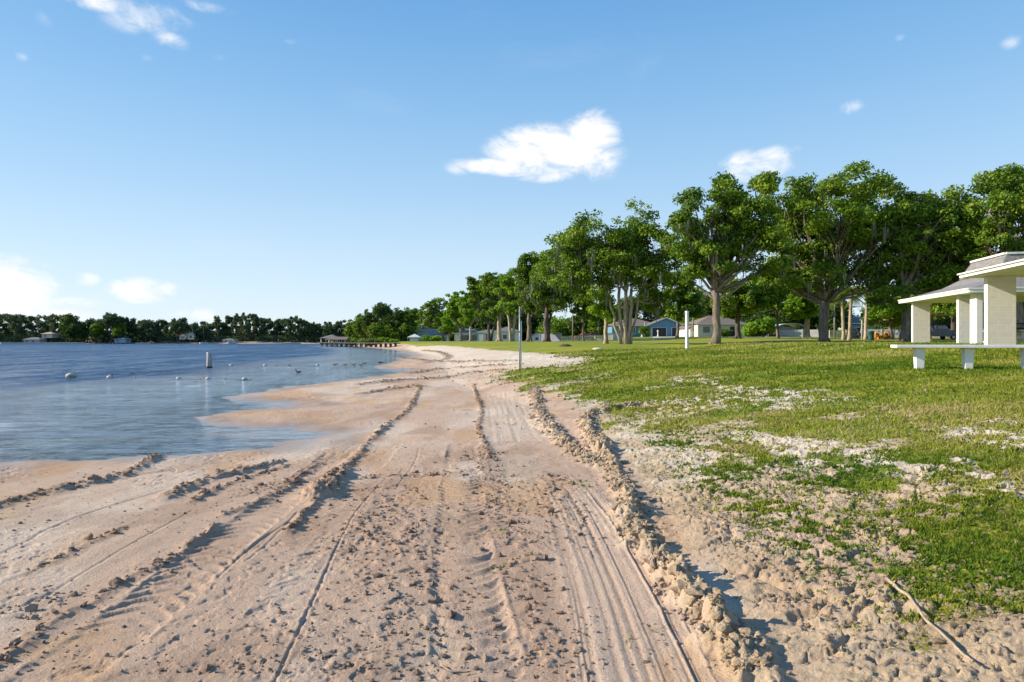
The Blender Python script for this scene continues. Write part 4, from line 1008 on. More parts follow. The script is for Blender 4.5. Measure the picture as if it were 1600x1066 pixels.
# ------------------------------------------------------------------ long white bench
BD = Vector((float(B2[0]), float(B2[1]), 0)); brz = math.atan2(BD.y, BD.x)
p0 = Vector((*at(1436, 570, 13.9)[:2], 0)); p1 = p0+BD*.93; p2 = p0+BD*2.02; p3 = p0+BD*3.1
top = 1.585; bench = thing('bench', (p0.x, p0.y, zg(p0.x, p0.y)), 'long white concrete bench on tapered legs standing on the grass before the pavilion', 'bench')
bz = bench.location.z; e0 = p0-BD*.50; e1 = p0+BD*3.6
m = MB(); dd = (e1-e0).normalized(); m.beam((e0.x-bench.location.x, e0.y-bench.location.y, top-.04-bz), (e1.x-bench.location.x, e1.y-bench.location.y, top-.04-bz), .40, .065)
m.build('seat', WHITE_P, bench, bevel=.008)
sl = math.atan2(dd.y, dd.x)
for p in (p0, p1, p2, p3):
    pj = e0+dd*((p-e0).dot(dd)); gz = zg(pj.x, pj.y)
    m = MB(); h = top-.075-gz+.06; m.box((0, 0, h/2), (.19, .19, h), taper=.72)
    o = m.build('leg', WHITE_P, bench, bevel=.006); o.location = (pj.x-bench.location.x, pj.y-bench.location.y, gz-.06-bz); o.rotation_euler = (0, 0, sl)

# ------------------------------------------------------------------ posts
x, y = p2w(812, 579); y = 25.0; x = atx(812, y); z = zg(x, y)
g = thing('volleyball_post', (x, y, z), 'thin grey pole with a short white sleeve standing in the sand beside the lawn edge', 'pole')
m = MB(); m.tube([(0, 0, -.2), (0, 0, (578-477)/1000*25+.0)], .026, 10); m.build('pole', GREYM, g, True)
m = MB(); m.tube([(.055, .01, -.1), (.055, .01, 1.95)], .024, 10); m.build('sleeve', WHITE_P, g, True)
m = MB(); m.box((.03, .01, 1.5), (.12, .07, .04)); m.box((-.045, 0, 1.54), (.03, .04, .06)); m.build('bracket', GREYM, g)
y = 36; x = atx(1073.5, y); z = zg(x, y)
g = thing('volleyball_post', (x, y, z), 'stout white square post with a small hook on the lawn left of the tall oak', 'post', None, .5)
m = MB(); m.box((0, 0, 1.03), (.145, .145, 2.2)); m.build('post', WHITE_L, g, bevel=.01)
m = MB(); m.box((0, 0, 2.15), (.165, .165, .05)); m.build('cap', WHITE_L, g); m = MB(); m.tube([(-.08, 0, 2.02), (-.2, 0, 2.06), (-.24, 0, 1.98), (-.2, 0, 1.92)], .014, 6); m.build('hook', GREYM, g)
m = MB(); m.box((0, 0, .02), (.22, .22, .10)); m.build('foot', DARKM, g)

# fallen stick, drift sticks
def stick(label, pts, r, rise=.03):
    P = smooth_path([p2w(*p) for p in pts], 5); z = ground_z(P[:, 0], P[:, 1])[0]; P3 = np.stack([P[:, 0], P[:, 1], z+rise+.6*r], 1); n = len(P)
    P3[:, 2] = np.convolve(np.pad(P3[:, 2], 2, 'edge'), np.ones(5)/5, 'valid')
    o0 = P3[0].copy(); m = MB(); m.tube(P3-o0, np.linspace(1, .45, n)*r*(1+.15*RNG.normal(0, 1, n)), 7); o = m.build('stick', mat('dry_stick', (.42,.33,.24), (.28,.21,.15), 14, .95, bump=.5, stretch=(1,1,1)), None, True); o.location = o0; tag(o, label, 'stick')
stick('long curved dry stick lying on the cracked sand at the bottom right', [(1385,912),(1418,938),(1446,975),(1483,1012),(1500,1030),(1520,1056)], .010)
stick('short twig on the sand below the tractor tread marks', [(690,1040),(705,1052),(735,1050)], .006, .01)

# ------------------------------------------------------------------ buoys, piling, dock, birds
def float_(label, px, py, wpx, mt, group):
    D = CZ*1000/(py-533+.01); D = min(D, 60); r = wpx/2000*D*.85; x = atx(px, D)
    o = thing('float', (x, D, .0), label, 'float', group)
    m = MB(); m.ball((0, 0, r*.15), (r, r*.8, r*.75), 12, 8); m.build('ball', mt, o, True)
    m = MB(); m.tube([(-r*1.15, 0, r*.12), (r*1.15, 0, r*.12)], r*.16, 6); m.build('rope_collar', ROPE, o, True); return (x, D)
G1 = 'floats on the nearer swimming rope'; G2 = 'floats on the farther swimming rope'
x, y = atx(111, 28.8), 28.8
bo = thing('mooring_buoy', (x, y, 0), 'large mossy pale green buoy at the left end of the near float line', 'buoy')
m = MB(); m.ball((0, 0, .08), (.22, .2, .15), 14, 9, .02); m.build('body', FLOATG, bo, True); m = MB(); m.tube([(0, 0, .2), (0, 0, .28)], .03, 8); m.build('stub', ROPE, bo, True)
near = [(171,590.5,10,FLOATW,'white float next to the large green buoy'),(211,591,5,FLOATT,'small tan float second from the large green buoy'),(279,592,9,FLOATW,'white float first of the three to the right of the gap'),(312,593,5,FLOATT,'small tan float left of the middle white one'),
        (325,592.5,9,FLOATW,'middle white float below the wooden piling'),(352,593,5,FLOATT,'small tan float right of the middle white one'),(382,593,9,FLOATW,'rightmost white float nearest the sand spit'),(391,593.5,4,FLOATT,'tiny tan float touching the rightmost white one')]
Pn = [(x, y)]+[float_('on the near rope, '+l, px, py, w, mt, G1) for px, py, w, mt, l in near]
farb = [(174,586,5,'leftmost small dark float of the far line'),(205,583.5,4,'second small float from the left of the far line'),(234,581.5,4,'third small float from the left of the far line'),(256,580,3,'small float midway between the buoy and the piling'),(268,579.3,3,'tiny float second left of the piling'),(287,577.8,3,'tiny float just left of the piling')]
for px, py, w, l in farb: Pn2 = float_(l, px, py, w, ROPE, G2)
rgt = [(361,571.5,7,'pale float first to the right of the piling'),(414,571.5,7,'pale float second to the right of the piling'),(432,571.8,3,'tiny float between two pale ones right of the piling'),(452,571.5,5,'dark float third to the right of the piling'),(496,571.5,6,'pale float left of the wading birds')]
for i, (px, py, w, l) in enumerate(rgt): float_(l, px, py, w, FLOATW if i in (0, 1, 4) else ROPE, G2)
def rope(label, pts):
    P = np.array([(atx(px, CZ*1000/(py-533)), CZ*1000/(py-533), .0) for px, py in pts]); m = MB(); m.tube(P-P[0], .012, 5); o = m.build('rope', ROPE, None, True); o.location = P[0]; tag(o, label, 'rope')
rope('nearer swimming rope strung with white and tan floats', [(p[0], p[1]+.8) for p in [(111,590),(171,590.5),(211,591),(279,592),(325,592.5),(352,593),(391,593.5)]])
rope('farther swimming rope running to the wooden piling', [(174,586.5),(205,584),(256,580.5),(287,578.3),(327,575.5)])
rope('farther swimming rope running right from the wooden piling', [(327,574),(361,572.3),(414,572.3),(452,572.2),(496,572.2)])
D = 39.5; x = atx(327, D); g = thing('wooden_piling', (x, D, 0), 'weathered grey wooden piling standing alone in the shallow water', 'piling')
m = MB(); m.tube([(0, 0, -.6), (0, 0, .2), (.01, 0, .92)], [.17, .165, .155], 14); m.build('post', mat('bleached_piling', (.46,.44,.41), (.28,.26,.24), 5, .9, bump=.6, stretch=(3, 3, .3)), g, True)
m = MB(); m.tube([(0, 0, .90), (0, 0, .95)], [.165, .15], 14); m.build('cap', GREYM, g); m = MB(); m.tube([(0, 0, -.05), (0, 0, .10)], [.185, .18], 12); m.build('waterline_growth', DARKM, g)

def bird(label, px, py, sz, pose, mt, group, face=1, swim=False):
    D = CZ*1000/(py-533); x = atx(px, D); g = sz/.42; m = MB()
    o = thing('water_bird', (x, D, 0 if swim else 0), label, 'bird', group, 0 if face > 0 else PI); z0 = .02 if swim else .10*g
    L = [(-.20,0,.075,.008),(-.13,0,.065,.035),(-.05,0,.06,.062),(.04,0,.062,.068),(.10,0,.085,.05),(.125,0,.13,.028)]
    hd = {'up': [(.135,0,.18,.024),(.15,0,.215,.032),(.175,0,.22,.022),(.21,0,.212,.006)], 'down': [(.17,0,.12,.024),(.205,0,.09,.03),(.225,0,.065,.02),(.245,0,.03,.006)], 'tuck': [(.14,0,.155,.028),(.15,0,.175,.032),(.17,0,.178,.022),(.20,0,.17,.006)]}[pose]
    P = np.array([(a*g, b*g, c*g+z0) for a, b, c, r in L+hd]); m.tube(P, [r*g for *_, r in L+hd], 10); 
    m.ball((-.06*g, .045*g, z0+.07*g), (.13*g, .025*g, .045*g), 8, 6); m.ball((-.06*g, -.045*g, z0+.07*g), (.13*g, .025*g, .045*g), 8, 6)
    if not swim:
        for s_ in (-.025, .03): m.tube([(s_*.6*g, s_*g, z0+.03*g), (s_*.8*g, s_*g, -.04)], .007*g, 5)
    m.build('body', mt, o, True)
BW = mat('pale_plumage', (.34,.31,.28), (.14,.12,.11), 9, .8, bump=0); BK = mat('dark_plumage', (.09,.08,.07), (.16,.14,.12), 9, .8, bump=0)
GB = 'birds wading at the edge of the lake'
bird('dark duck swimming alone with its head up left of the wading birds', 466, 583.5, .36, 'up', BK, GB, -1, True)
bird('pale wading bird farthest left of the line, head lowered', 523, 573, .36, 'down', BW, GB, 1)
bird('pale brown wading bird second from the left of the line, head lowered', 539, 573, .36, 'down', BW, GB, -1)
bird('upright pale wading bird in the middle of the line', 553, 573, .34, 'up', BW, GB, 1)
bird('upright pale wading bird left of the close pair at the right', 564, 573.5, .34, 'tuck', BW, GB, 1)
bird('pale wading bird behind its neighbour at the right end of the line', 569, 570.5, .34, 'up', BW, GB, -1)
bird('dark bird standing at the wet sand right of the line of waders', 594, 570, .40, 'down', BK, GB, 1)

D0, D1 = 205, 150
dk = thing('dock', (*at(560, 540, 175)[:2], 0), 'long dark wooden dock on posts running out from the wooded point', 'dock')
def dw(px, D, z): return (atx(px, D)-dk.location.x, D-dk.location.y, z)
m = MB(); m.beam(dw(500, D0, 1.15), dw(620, D1, 1.15), 1.8, .22); m.build('deck', mat('dark_dock_boards', (.10,.085,.07), (.06,.05,.04), 3, .9, bump=.2), dk)
for k, px in enumerate(np.linspace(503, 618, 16)):
    D = D0+(D1-D0)*(px-500)/120; m = MB(); q = dw(px, D, 0); m.tube([(q[0], q[1]-.8, -1), (q[0], q[1]-.8, 1.1+(.9 if k % 2 else .0))], .17, 7); m.tube([(q[0], q[1]+.8, -1), (q[0], q[1]+.8, 1.1)], .17, 7); m.build('post', BARKD, dk, True)
bh = thing('boathouse', (*at(518, 540, 212)[:2], 0), 'open roofed boathouse with a brown hip roof at the end of the dock', 'boathouse')
m = MB(); 
def hip(m, w, d, z, h, ov=.5, ridge=.5):
    W, Dd = w/2+ov, d/2+ov; r = max(0, W-Dd)*1.0+.01
    V = [(-W,-Dd,z),(W,-Dd,z),(W,Dd,z),(-W,Dd,z),(-r,0,z+h),(r,0,z+h)]; m.add(V, q=[(0,1,5,4),(2,3,4,5),(3,2,1,0)], t=[(1,2,5),(3,0,4)])
def gable(m, w, d, z, h, ov=.4, along='x'):
    W, Dd = w/2+ov, d/2+ov
    if along == 'x': V = [(-W,-Dd,z),(W,-Dd,z),(W,Dd,z),(-W,Dd,z),(-W,0,z+h),(W,0,z+h)]; m.add(V, q=[(0,1,5,4),(2,3,4,5),(3,2,1,0)], t=[(1,2,5),(3,0,4)])
    else: V = [(-W,-Dd,z),(W,-Dd,z),(W,Dd,z),(-W,Dd,z),(0,-Dd,z+h),(0,Dd,z+h)]; m.add(V, q=[(1,2,5,4),(3,0,4,5),(3,2,1,0)], t=[(0,1,4),(2,3,5)])
hip(m, 5.5, 6, 2.6, 1.2); m.build('roof', GROOF, bh)
for sx in (-2.6, 0, 2.6):
    for sy in (-2.8, 2.8): m = MB(); m.tube([(sx, sy, -1), (sx, sy, 2.6)], .13, 6); m.build('post', WHITE_P, bh, True)
m = MB(); m.box((0, 0, .8), (6, 6.4, .25)); m.build('deck', GREYW, bh)
sh = thing('boathouse', (*at(529, 540, 200)[:2], 0), 'second low brown roofed boat shelter right of the hipped one on the dock', 'boathouse')
m = MB(); gable(m, 5.5, 4, 2.1, .9); m.build('roof', BROOF, sh)
for sx in (-2.5, 2.5):
    for sy in (-1.8, 1.8): m = MB(); m.tube([(sx, sy, -1), (sx, sy, 2.1)], .12, 6); m.build('post', WHITE_P, sh, True)
m = MB(); m.box((0, 0, .9), (5, 1.6, .5), taper=.7); m.build('stored_boat', WHITE_L, sh)

# ------------------------------------------------------------------ houses
def house(name, label, px, py, D, w, d, h, rh, wall, roof, rz=0.0, style='hip', wins=(), doors=(), group=None, along='x', z=None):
    """front towards -y; wins/doors: (x, z, w, h) on the front"""
    x = atx(px, D); z = (CZ-(py-533)/1000*D) if z is None else z
    H = thing(name, (x, D+d/2, z), label, 'house', group, rz)
    m = MB(); m.box((0, 0, h/2-.5), (w, d, h+1.0))
    if style == 'gable':
        if along == 'x': m.add([(-w/2,-d/2,h),(-w/2,d/2,h),(-w/2,0,h+rh*.96),(w/2,-d/2,h),(w/2,d/2,h),(w/2,0,h+rh*.96)], t=[(0,2,1),(3,4,5)])
        else: m.add([(-w/2,-d/2,h),(w/2,-d/2,h),(0,-d/2,h+rh*.96),(-w/2,d/2,h),(w/2,d/2,h),(0,d/2,h+rh*.96)], t=[(0,1,2),(4,3,5)])
    m.build('wall', wall, H)
    m = MB()
    if style == 'gable':
        ov = .4
        if along == 'x':
            for s_ in (-1, 1): m.add([(-w/2-ov, s_*(d/2+ov), h-ov*rh/(d/2)), (w/2+ov, s_*(d/2+ov), h-ov*rh/(d/2)), (w/2+ov, 0, h+rh), (-w/2-ov, 0, h+rh)], q=[(0,1,2,3) if s_ < 0 else (3,2,1,0)])
        else:
            for s_ in (-1, 1): m.add([(s_*(w/2+ov), -d/2-ov, h-ov*rh/(w/2)), (s_*(w/2+ov), d/2+ov, h-ov*rh/(w/2)), (0, d/2+ov, h+rh), (0, -d/2-ov, h+rh)], q=[(0,1,2,3) if s_ > 0 else (3,2,1,0)])
        ro = m.build('roof', roof, H); so_ = ro.modifiers.new('t', 'SOLIDIFY'); so_.thickness = .16
    else: hip(m, w, d, h+.01, rh); ro = m.build('roof', roof, H)
    m = MB(); m.box((0, -d/2-.52, h-.02), (w+1.1, .06, .2)); 
    if not (style == 'gable' and along == 'y'): m.build('fascia', WHITE_P, ro)
    for wx_, wz, ww, wh in wins:
        m = MB(); m.box((wx_, -d/2-.02, wz+wh/2), (ww+.2, .08, wh+.2)); f = m.build('window', WHITE_P, H)
        m = MB(); m.box((wx_, -d/2-.05, wz+wh/2), (ww, .06, wh)); m.build('pane', GLASS, f)
    for wx_, wz, ww, wh, mt in doors:
        m = MB(); m.box((wx_, -d/2-.02, wz+wh/2), (ww+.24, .09, wh+.14)); f = m.build('door', WHITE_P, H)
        m = MB(); m.box((wx_, -d/2-.06, wz+wh/2), (ww, .06, wh)); m.build('door_panel', mt, f)
    return H
door_shade = mat('painted_doorway_shade', (.06,.05,.06), (.035,.03,.035), 2, .8, bump=0)  # near-black panel colour painted as the shade inside open doorways
# blue house with garages (px 965..1062)
D = 150; zb = zg(atx(1010, D), D)-.05
house('house', 'bright blue house with a brown hipped roof left of the twin garages', 993, 529, D+6, 12, 10, 2.8, 1.9, BLUEW, BROOF, .05, 'hip', [(-3.5,.9,1.6,1.3),(-.8,.9,.9,1.4)], [(1.6,0,1.0,2.2,WHITE_P),(4.0,0,1.0,2.2,door_shade)], z=zb)
g = house('garage', 'blue gabled garage wing with two dark open doors', 1041, 529, D-3, 8.2, 7, 2.7, 1.7, BLUEW, BROOF, -.03, 'gable', (), [(-1.5,0,3.2,2.1,door_shade),(2.6,0,2.4,2.1,door_shade)], along='y', z=zb)
g['category'] = 'garage'
m = MB(); w_, d_, h_, rh_ = 8.2, 7, 2.7, 1.7
m.beam((-w_/2-.42, -d_/2-.45, h_-.18), (0, -d_/2-.45, h_+rh_+.02), .1, .22); m.beam((w_/2+.42, -d_/2-.45, h_-.18), (0, -d_/2-.45, h_+rh_+.02), .1, .22); m.build('bargeboard', WHITE_P, g)
D = 125; zb = zg(atx(1120, D), D)-.05
house('house', 'low white house with a brown hipped roof behind the tall oak trunk', 1126, 530, D, 10, 8, 2.5, 1.8, CREAM, BROOF, .1, 'hip', [(-3.3,.8,1.4,1.2),(-1.0,.8,1.2,1.2)], [(2.2,0,1.5,2.0,door_shade)], z=zb)
house('cottage', 'small white gabled annex at the left of the brown-roofed house', 1088, 530, D+2, 3.2, 6, 2.0, .9, WHITE_P, BROOF, .1, 'gable', [(.3,.7,.8,.9)], (), along='y', z=zb)
D = 232; house('house', 'pale blue-grey two-storey house at the lake end of the oak row', 668, 534, D, 7.5, 8, 4.2, 1.0, PALEB, GROOF, .1, 'hip', [(-1.4,2.9,.9,.8)], [(1.6,0,3.0,1.9,door_shade)])
house('house', 'low pale blue wing with a sloping roof right of the two-storey house', 685, 534, D-4, 6.5, 7, 2.0, 1.2, PALEB, GROOF, .1, 'hip', [(-1,.6,1.2,.9)])
HG = 'pale lake houses seen between the oak trunks'
D = 205
house('house', 'pale house with a screened dark porch, leftmost behind the oak trunks', 733, 534, D, 9.5, 9, 2.7, 1.6, CREAM, GROOF, 0, 'hip', [(-1.2,.5,2.6,1.6),(2.0,.5,2.2,1.6)], [(-3.8,0,.9,2.1,WHITE_P)], HG)
house('house', 'pale house with tall white shutters in the middle of the oak trunks', 763, 534, D-4, 7.0, 9, 3.0, 1.0, PALEB, GROOF, 0, 'hip', [(-.5,.4,.7,2.1),(.9,.4,.7,2.1)], [(-2.2,0,1.1,2.3,WHITE_P),(2.6,0,.9,2.2,WHITE_P)], HG)
house('house', 'two-storey pale grey house behind the forked oak trunk', 792, 534, D-10, 7.5, 9, 3.2, 1.5, WHITE_P, GROOF, 0, 'hip', [(-.6,.8,1.2,1.3),(1.8,.8,1.0,1.3)], [(-2.6,0,.9,2.1,WHITE_P)], HG)
house('house', 'small white gabled cottage left of the lilac fence', 841, 534, 175, 4.2, 7, 1.6, 1.1, WHITE_P, GROOF, 0, 'gable', [(-.4,.5,.8,.7)], (), HG, along='y')
D = 150; hb = house('house', 'plain blue-grey building with a flat topped roof behind the lamp pole', 1349, 529, D, 7.0, 8, 3.2, 1.9, PALEB, GROOF, 0, 'gable', [(-1.2,1.3,1.0,.9)], (), z=zg(atx(1349,D),D)-.1)

# far shore buildings
def far_house(label, px, w, h, wall, roof, D=403, rh=1.4, cat='house', zb_=.6):
    x = atx(px, D); H = thing('lake_house', (x, D, zb_), label, cat, 'buildings along the far shore'); m = MB(); m.box((0, 0, h/2), (w, 6, h)); m.build('wall', wall, H)
    m = MB(); hip(m, w, 6, h+.01, rh, .8); m.build('roof', roof, H)
    for k in range(max(1, int(w/4))):
        m = MB(); m.box((-w/2+2+k*4, -3.03, h*.5), (1.6, .08, h*.45)); m.build('window', GLASS, H)
TANR = mat('tan_roof', (.50,.40,.28), (.42,.33,.23), 2, .9, bump=.2)
far_house('long grey-white boathouse low on the far shore, far left', 55, 10, 2.0, FGREY, GROOF)
far_house('tan roofed cottage above the bank on the far left of the far shore', 79, 6.5, 2.6, CREAM, TANR, 408, 1.3, zb_=3.6)
far_house('small blue-grey boathouse at the water in the middle of the far shore', 192, 7.0, 2.3, PALEB, PALEB, 401, .8, 'boathouse')
far_house('white peaked house half hidden in the far shore trees', 302, 4.2, 3.2, WHITE_P, WHITE_P, 410, 1.8, zb_=2.6)
far_house('small white house left of the white peaked one on the far shore', 288, 3.2, 2.4, WHITE_P, GROOF, 409, 1.0, zb_=2.6)
far_house('low pale building at the left of the cypress wood', 360, 7, 1.8, CREAM, GROOF, 404, 1.0)
def seawall(label, a, b, D=399.5, h=1.0):
    m = MB(); m.beam((0, 0, 0), (atx(b, D)-atx(a, D), 0, 0), .5, h*2); o = m.build('seawall', CONC); o.location = (atx(a, D), D, 0); tag(o, label, 'seawall', 'seawalls of the far shore')
seawall('pale concrete seawall at the far left of the far shore', 2, 134, 398.5, .9); seawall('low seawall in front of the cypress wood on the far shore', 350, 470, 399, .6); seawall('low pale seawall below the white far shore houses', 212, 235, 399, .7)
def boat(label, px, D, L, mt, rz=0, canopy=False):
    x = atx(px, D); o = thing('boat', (x, D, .05), label, 'boat', 'boats moored on the lake shore', rz); m = MB(); n = 9; V = []
    for i in range(n):
        u = i/(n-1); w = .95*math.sin(PI*min(1, .25+.75*(1-u)))**.6*(1 if u < .9 else .4); xx = (u-.5)*L
        V += [(xx, -w, .75+.2*u), (xx, -w*.55, -.1), (xx, w*.55, -.1), (xx, w, .75+.2*u)]
    q = [(i*4+k, i*4+k+1, i*4+4+k+1, i*4+4+k) for i in range(n-1) for k in range(3)]+[(i*4+3, i*4, i*4+4, i*4+7) for i in range(n-1)]
    m.add(V, q=q+[(0,3,2,1)]); m.build('hull', mt, o); m = MB(); m.box((-.1*L, 0, 1.1), (.2*L, 1.2, .5), taper=1.2); m.build('console', GLASS, o)
    if canopy:
        m = MB(); m.box((-.1*L, 0, 2.1), (.4*L, 1.8, .08)); m.build('canopy', WHITE_L, o); m = MB()
        for s_ in (-1, 1): m.beam((-.25*L, s_*.8, .9), (-.25*L, s_*.8, 2.1), .06, .06); m.beam((.05*L, s_*.8, .9), (.05*L, s_*.8, 2.1), .06, .06)
        m.build('canopy_frame', GREYM, o)
boat('small white motorboat moored by the far seawall below the white houses', 318, 397, 5.5, WHITE_L); boat('white pontoon boat with a canopy at the left of the cypress wood', 362, 396, 6, WHITE_L, 0, True)

# white tent / canopy by the point
D = 185; x = atx(648, D); z = zg(x, D)
g = thing('canopy_tent', (x, D, z), 'white peaked canopy tent at the end of the beach', 'tent'); m = MB(); V = [(-1.9,-1.6,1.35),(1.9,-1.6,1.35),(1.9,1.6,1.35),(-1.9,1.6,1.35),(0,0,2.25)]; m.add(V, t=[(0,1,4),(1,2,4),(2,3,4),(3,0,4)]); V = [(-1.2,-1,1.1),(1.2,-1,1.1),(1.2,1,1.1),(-1.2,1,1.1)]
m.build('canopy', WHITE_L, g); m = MB(); m.box((0, -1.58, 1.24), (3.8, .04, .25)); m.box((0, 1.58, 1.24), (3.8, .04, .25)); m.build('valance', WHITE_L, g)
for sx in (-1.8, 1.8):
    for sy in (-1.5, 1.5): m = MB(); m.tube([(sx, sy, 0), (sx, sy, 1.35)], .05, 5); m.build('pole', GREYM, g)
m = MB(); m.box((0, 0, .5), (2.4, 1.6, 1.0)); m.build('side_panel', WHITE_L, g)
def jetski(label, px, D): boat(label, px, D, 3.0, WHITE_L)

# ------------------------------------------------------------------ fences
def fence(label, pts, h, mt, style='board', step=.14, group=None):
    W = [(atx(px, D), D) for px, D in pts]; x0, y0 = W[0]; z0 = zg(x0, y0); o = thing('fence', (x0, y0, z0), label, 'fence', group); bd = MB(); ps = []
    for (ax, ay), (bx, by) in zip(W[:-1], W[1:]):
        L = math.hypot(bx-ax, by-ay); n = max(1, int(L/step)); rz = math.atan2(by-ay, bx-ax); zs = base_z(np.linspace(ax, bx, n), np.linspace(ay, by, n))
        for k in range(n):
            u = k/max(1, n-1); xx, yy = ax+(bx-ax)*u, ay+(by-ay)*u; zz = zs[k]-z0; hh = h*(1+(.02 if k % 2 else 0)+RNG.uniform(-.01, .01))
            w_ = step*(.97 if style == 'board' else .55); bd.box((xx-x0, yy-y0, zz+hh/2), (w_, .03, hh), rz)
        if style != 'board':
            for zr in (.3, .75): bd.beam((ax-x0, ay-y0+.03, zs[0]-z0+h*zr), (bx-x0, by-y0+.03, zs[-1]-z0+h*zr), .04, .09)
        m_ = max(2, int(L/2.6)+1)
        for k in range(m_):
            u = k/(m_-1); xx, yy = ax+(bx-ax)*u, ay+(by-ay)*u; m = MB(); m.box((xx-x0, yy-y0-.06, zg(xx, yy)-z0+h*.53), (.13, .13, h*1.1), rz); ps.append(m)
    bd.build('boards', mt, o); 
    for m in ps[:90]: m.build('fence_post', mt, o)
fence('lilac-grey board fence behind the dark mossy oak', [(844,125),(877,122)], 1.45, LILAC, group='fences behind the lawn')
fence('low cream picket fence in front of the red car', [(877,121),(957,118)], .95, PICK, 'picket', .22, 'fences behind the lawn')
fence('white panel fence between the picket fence and the blue house', [(946,122),(972,122)], 1.3, WHITE_P, group='fences behind the lawn')
fence('grey board fence beside the canopy van and young tree', [(1218,118),(1290,114)], 1.3, FGREY, group='fences behind the lawn')
fence('grey board fence behind the playground left of the pavilion', [(1345,108),(1478,104)], 1.3, FGREY, group='fences behind the lawn')
fence('grey board fence seen through the pavilion', [(1478,104),(1640,102)], 1.3, FGREY, group='fences behind the lawn')
fence('cream picket fence between the largest oak and the palms', [(1296,100),(1322,100)], 1.1, PICK, 'picket', .22, 'fences behind the lawn')

# road strip and driveway
m = MB()
X_ = np.linspace(8, 150, 60); r0 = []; 
V = []; 
for xx in X_:
    for yy in (108.5, 113.5): V.append((xx, yy, zg(xx, yy)+.03))
m.add(V, q=[(2*i, 2*i+2, 2*i+3, 2*i+1) for i in range(59)]); o = m.build('road', mat('pale_asphalt', (.30,.29,.28), (.24,.23,.22), .6, .95, bump=.2, world=True)); o['kind'] = 'structure'
m = MB(); V = []
for yy in np.linspace(114, 146, 14): 
    for px in (1020, 1066): V.append((atx(px, yy), yy, zg(atx(px, yy), yy)+.03))
m.add(V, q=[(2*i, 2*i+1, 2*i+3, 2*i+2) for i in range(13)]); o = m.build('driveway', CONC); o['kind'] = 'structure'

# ------------------------------------------------------------------ vehicles
def car(label, px, D, mt, rz=0, kind='car', sc=1.0):
    x = atx(px, D); o = thing('parked_'+kind, (x, D, zg(x, D)+.02), label, kind if kind != 'car' else 'car', 'vehicles parked behind the lawn', rz)
    L = {'car': 4.4, 'van': 4.9, 'pickup': 5.4}[kind]*sc
    prof = {'car': [(-.5,.3),(-.5,.75),(-.47,.9),(-.30,.95),(-.18,1.38),(.10,1.42),(.27,1.0),(.45,.88),(.5,.7),(.5,.3)],
            'van': [(-.5,.3),(-.5,1.2),(-.46,1.75),(-.3,1.85),(.12,1.83),(.3,1.2),(.46,1.05),(.5,.8),(.5,.3)],
            'pickup': [(-.5,.45),(-.5,1.05),(-.12,1.05),(-.10,1.75),(.12,1.78),(.24,1.15),(.46,1.08),(.5,.85),(.5,.45)]}[kind]
    n = len(prof); V = [(a*L, s_*.88*(1-(.12 if z > 1.1 else 0)), z) for s_ in (-1, 1) for a, z in prof]
    m = MB(); m.add(V, q=[(i, i+1, n+i+1, n+i) for i in range(n-1)]+[(n-1, 0, n, 2*n-1)]); m.poly.append([i for i in range(n)]); m.poly.append([n+i for i in range(n)][::-1]); m.build('body', mt, o, bevel=.04)
    zt = max(z for a, z in prof); m = MB(); x0_, x1_ = {'car': (-.2, .16), 'van': (-.4, .16), 'pickup': (-.07, .15)}[kind]
    for s_ in (-1, 1): m = MB(); m.box(((x0_+x1_)/2*L, s_*.83, zt-.27), ((x1_-x0_)*L, .10, .34), taper=1.15); m.build('window', GLASS, o)
    for a in (-.31, .31):
        for s_ in (-1, 1):
            m = MB(); V = []; m.tube([(a*L, s_*.72, .33), (a*L, s_*.90, .33)], .33, 14); w = m.build('wheel', RUBB, o); m = MB(); m.tube([(a*L, s_*.89, .33), (a*L, s_*.915, .33)], .19, 10); m.build('rim', GREYM, w)
    return o
car('red car parked behind the picket fence, left of the two red ones', 916, 126, RED, .05); car('dark red car parked behind the picket fence, right of the two red ones', 929, 130, mat('dark_red_paint', (.32,.03,.04), (.25,.025,.03), 3, .35, bump=0), .1)
car('dark van parked under a pale canopy beside the thin leaning tree', 1230, 121, DKCAR, .2, 'van')
x = atx(1228, 121); g = thing('carport', (x, 121, zg(x, 121)), 'pale curved carport canopy over the dark van', 'carport'); m = MB(); V = []
for i in range(9): a = PI*i/8; V += [(-2.3*math.cos(a), -2.6, 1.95+.45*math.sin(a)), (-2.3*math.cos(a), 2.6, 1.95+.45*math.sin(a))]
m.add(V, q=[(2*i, 2*i+1, 2*i+3, 2*i+2) for i in range(8)]); o = m.build('canopy', WHITE_L, g, True); o.modifiers.new('t', 'SOLIDIFY').thickness = .05
for sx in (-2.25, 2.25):
    for sy in (-2.5, 2.5): m = MB(); m.tube([(sx, sy, 0), (sx, sy, 1.97)], .05, 5); m.build('pole', GREYM, g)
car('dark pickup truck seen through the left bay of the pavilion', 1462, 80, DKCAR, .12, 'pickup')
car('pale parked car half hidden behind the middle pavilion columns', 1530, 84, FGREY, .1, 'car')

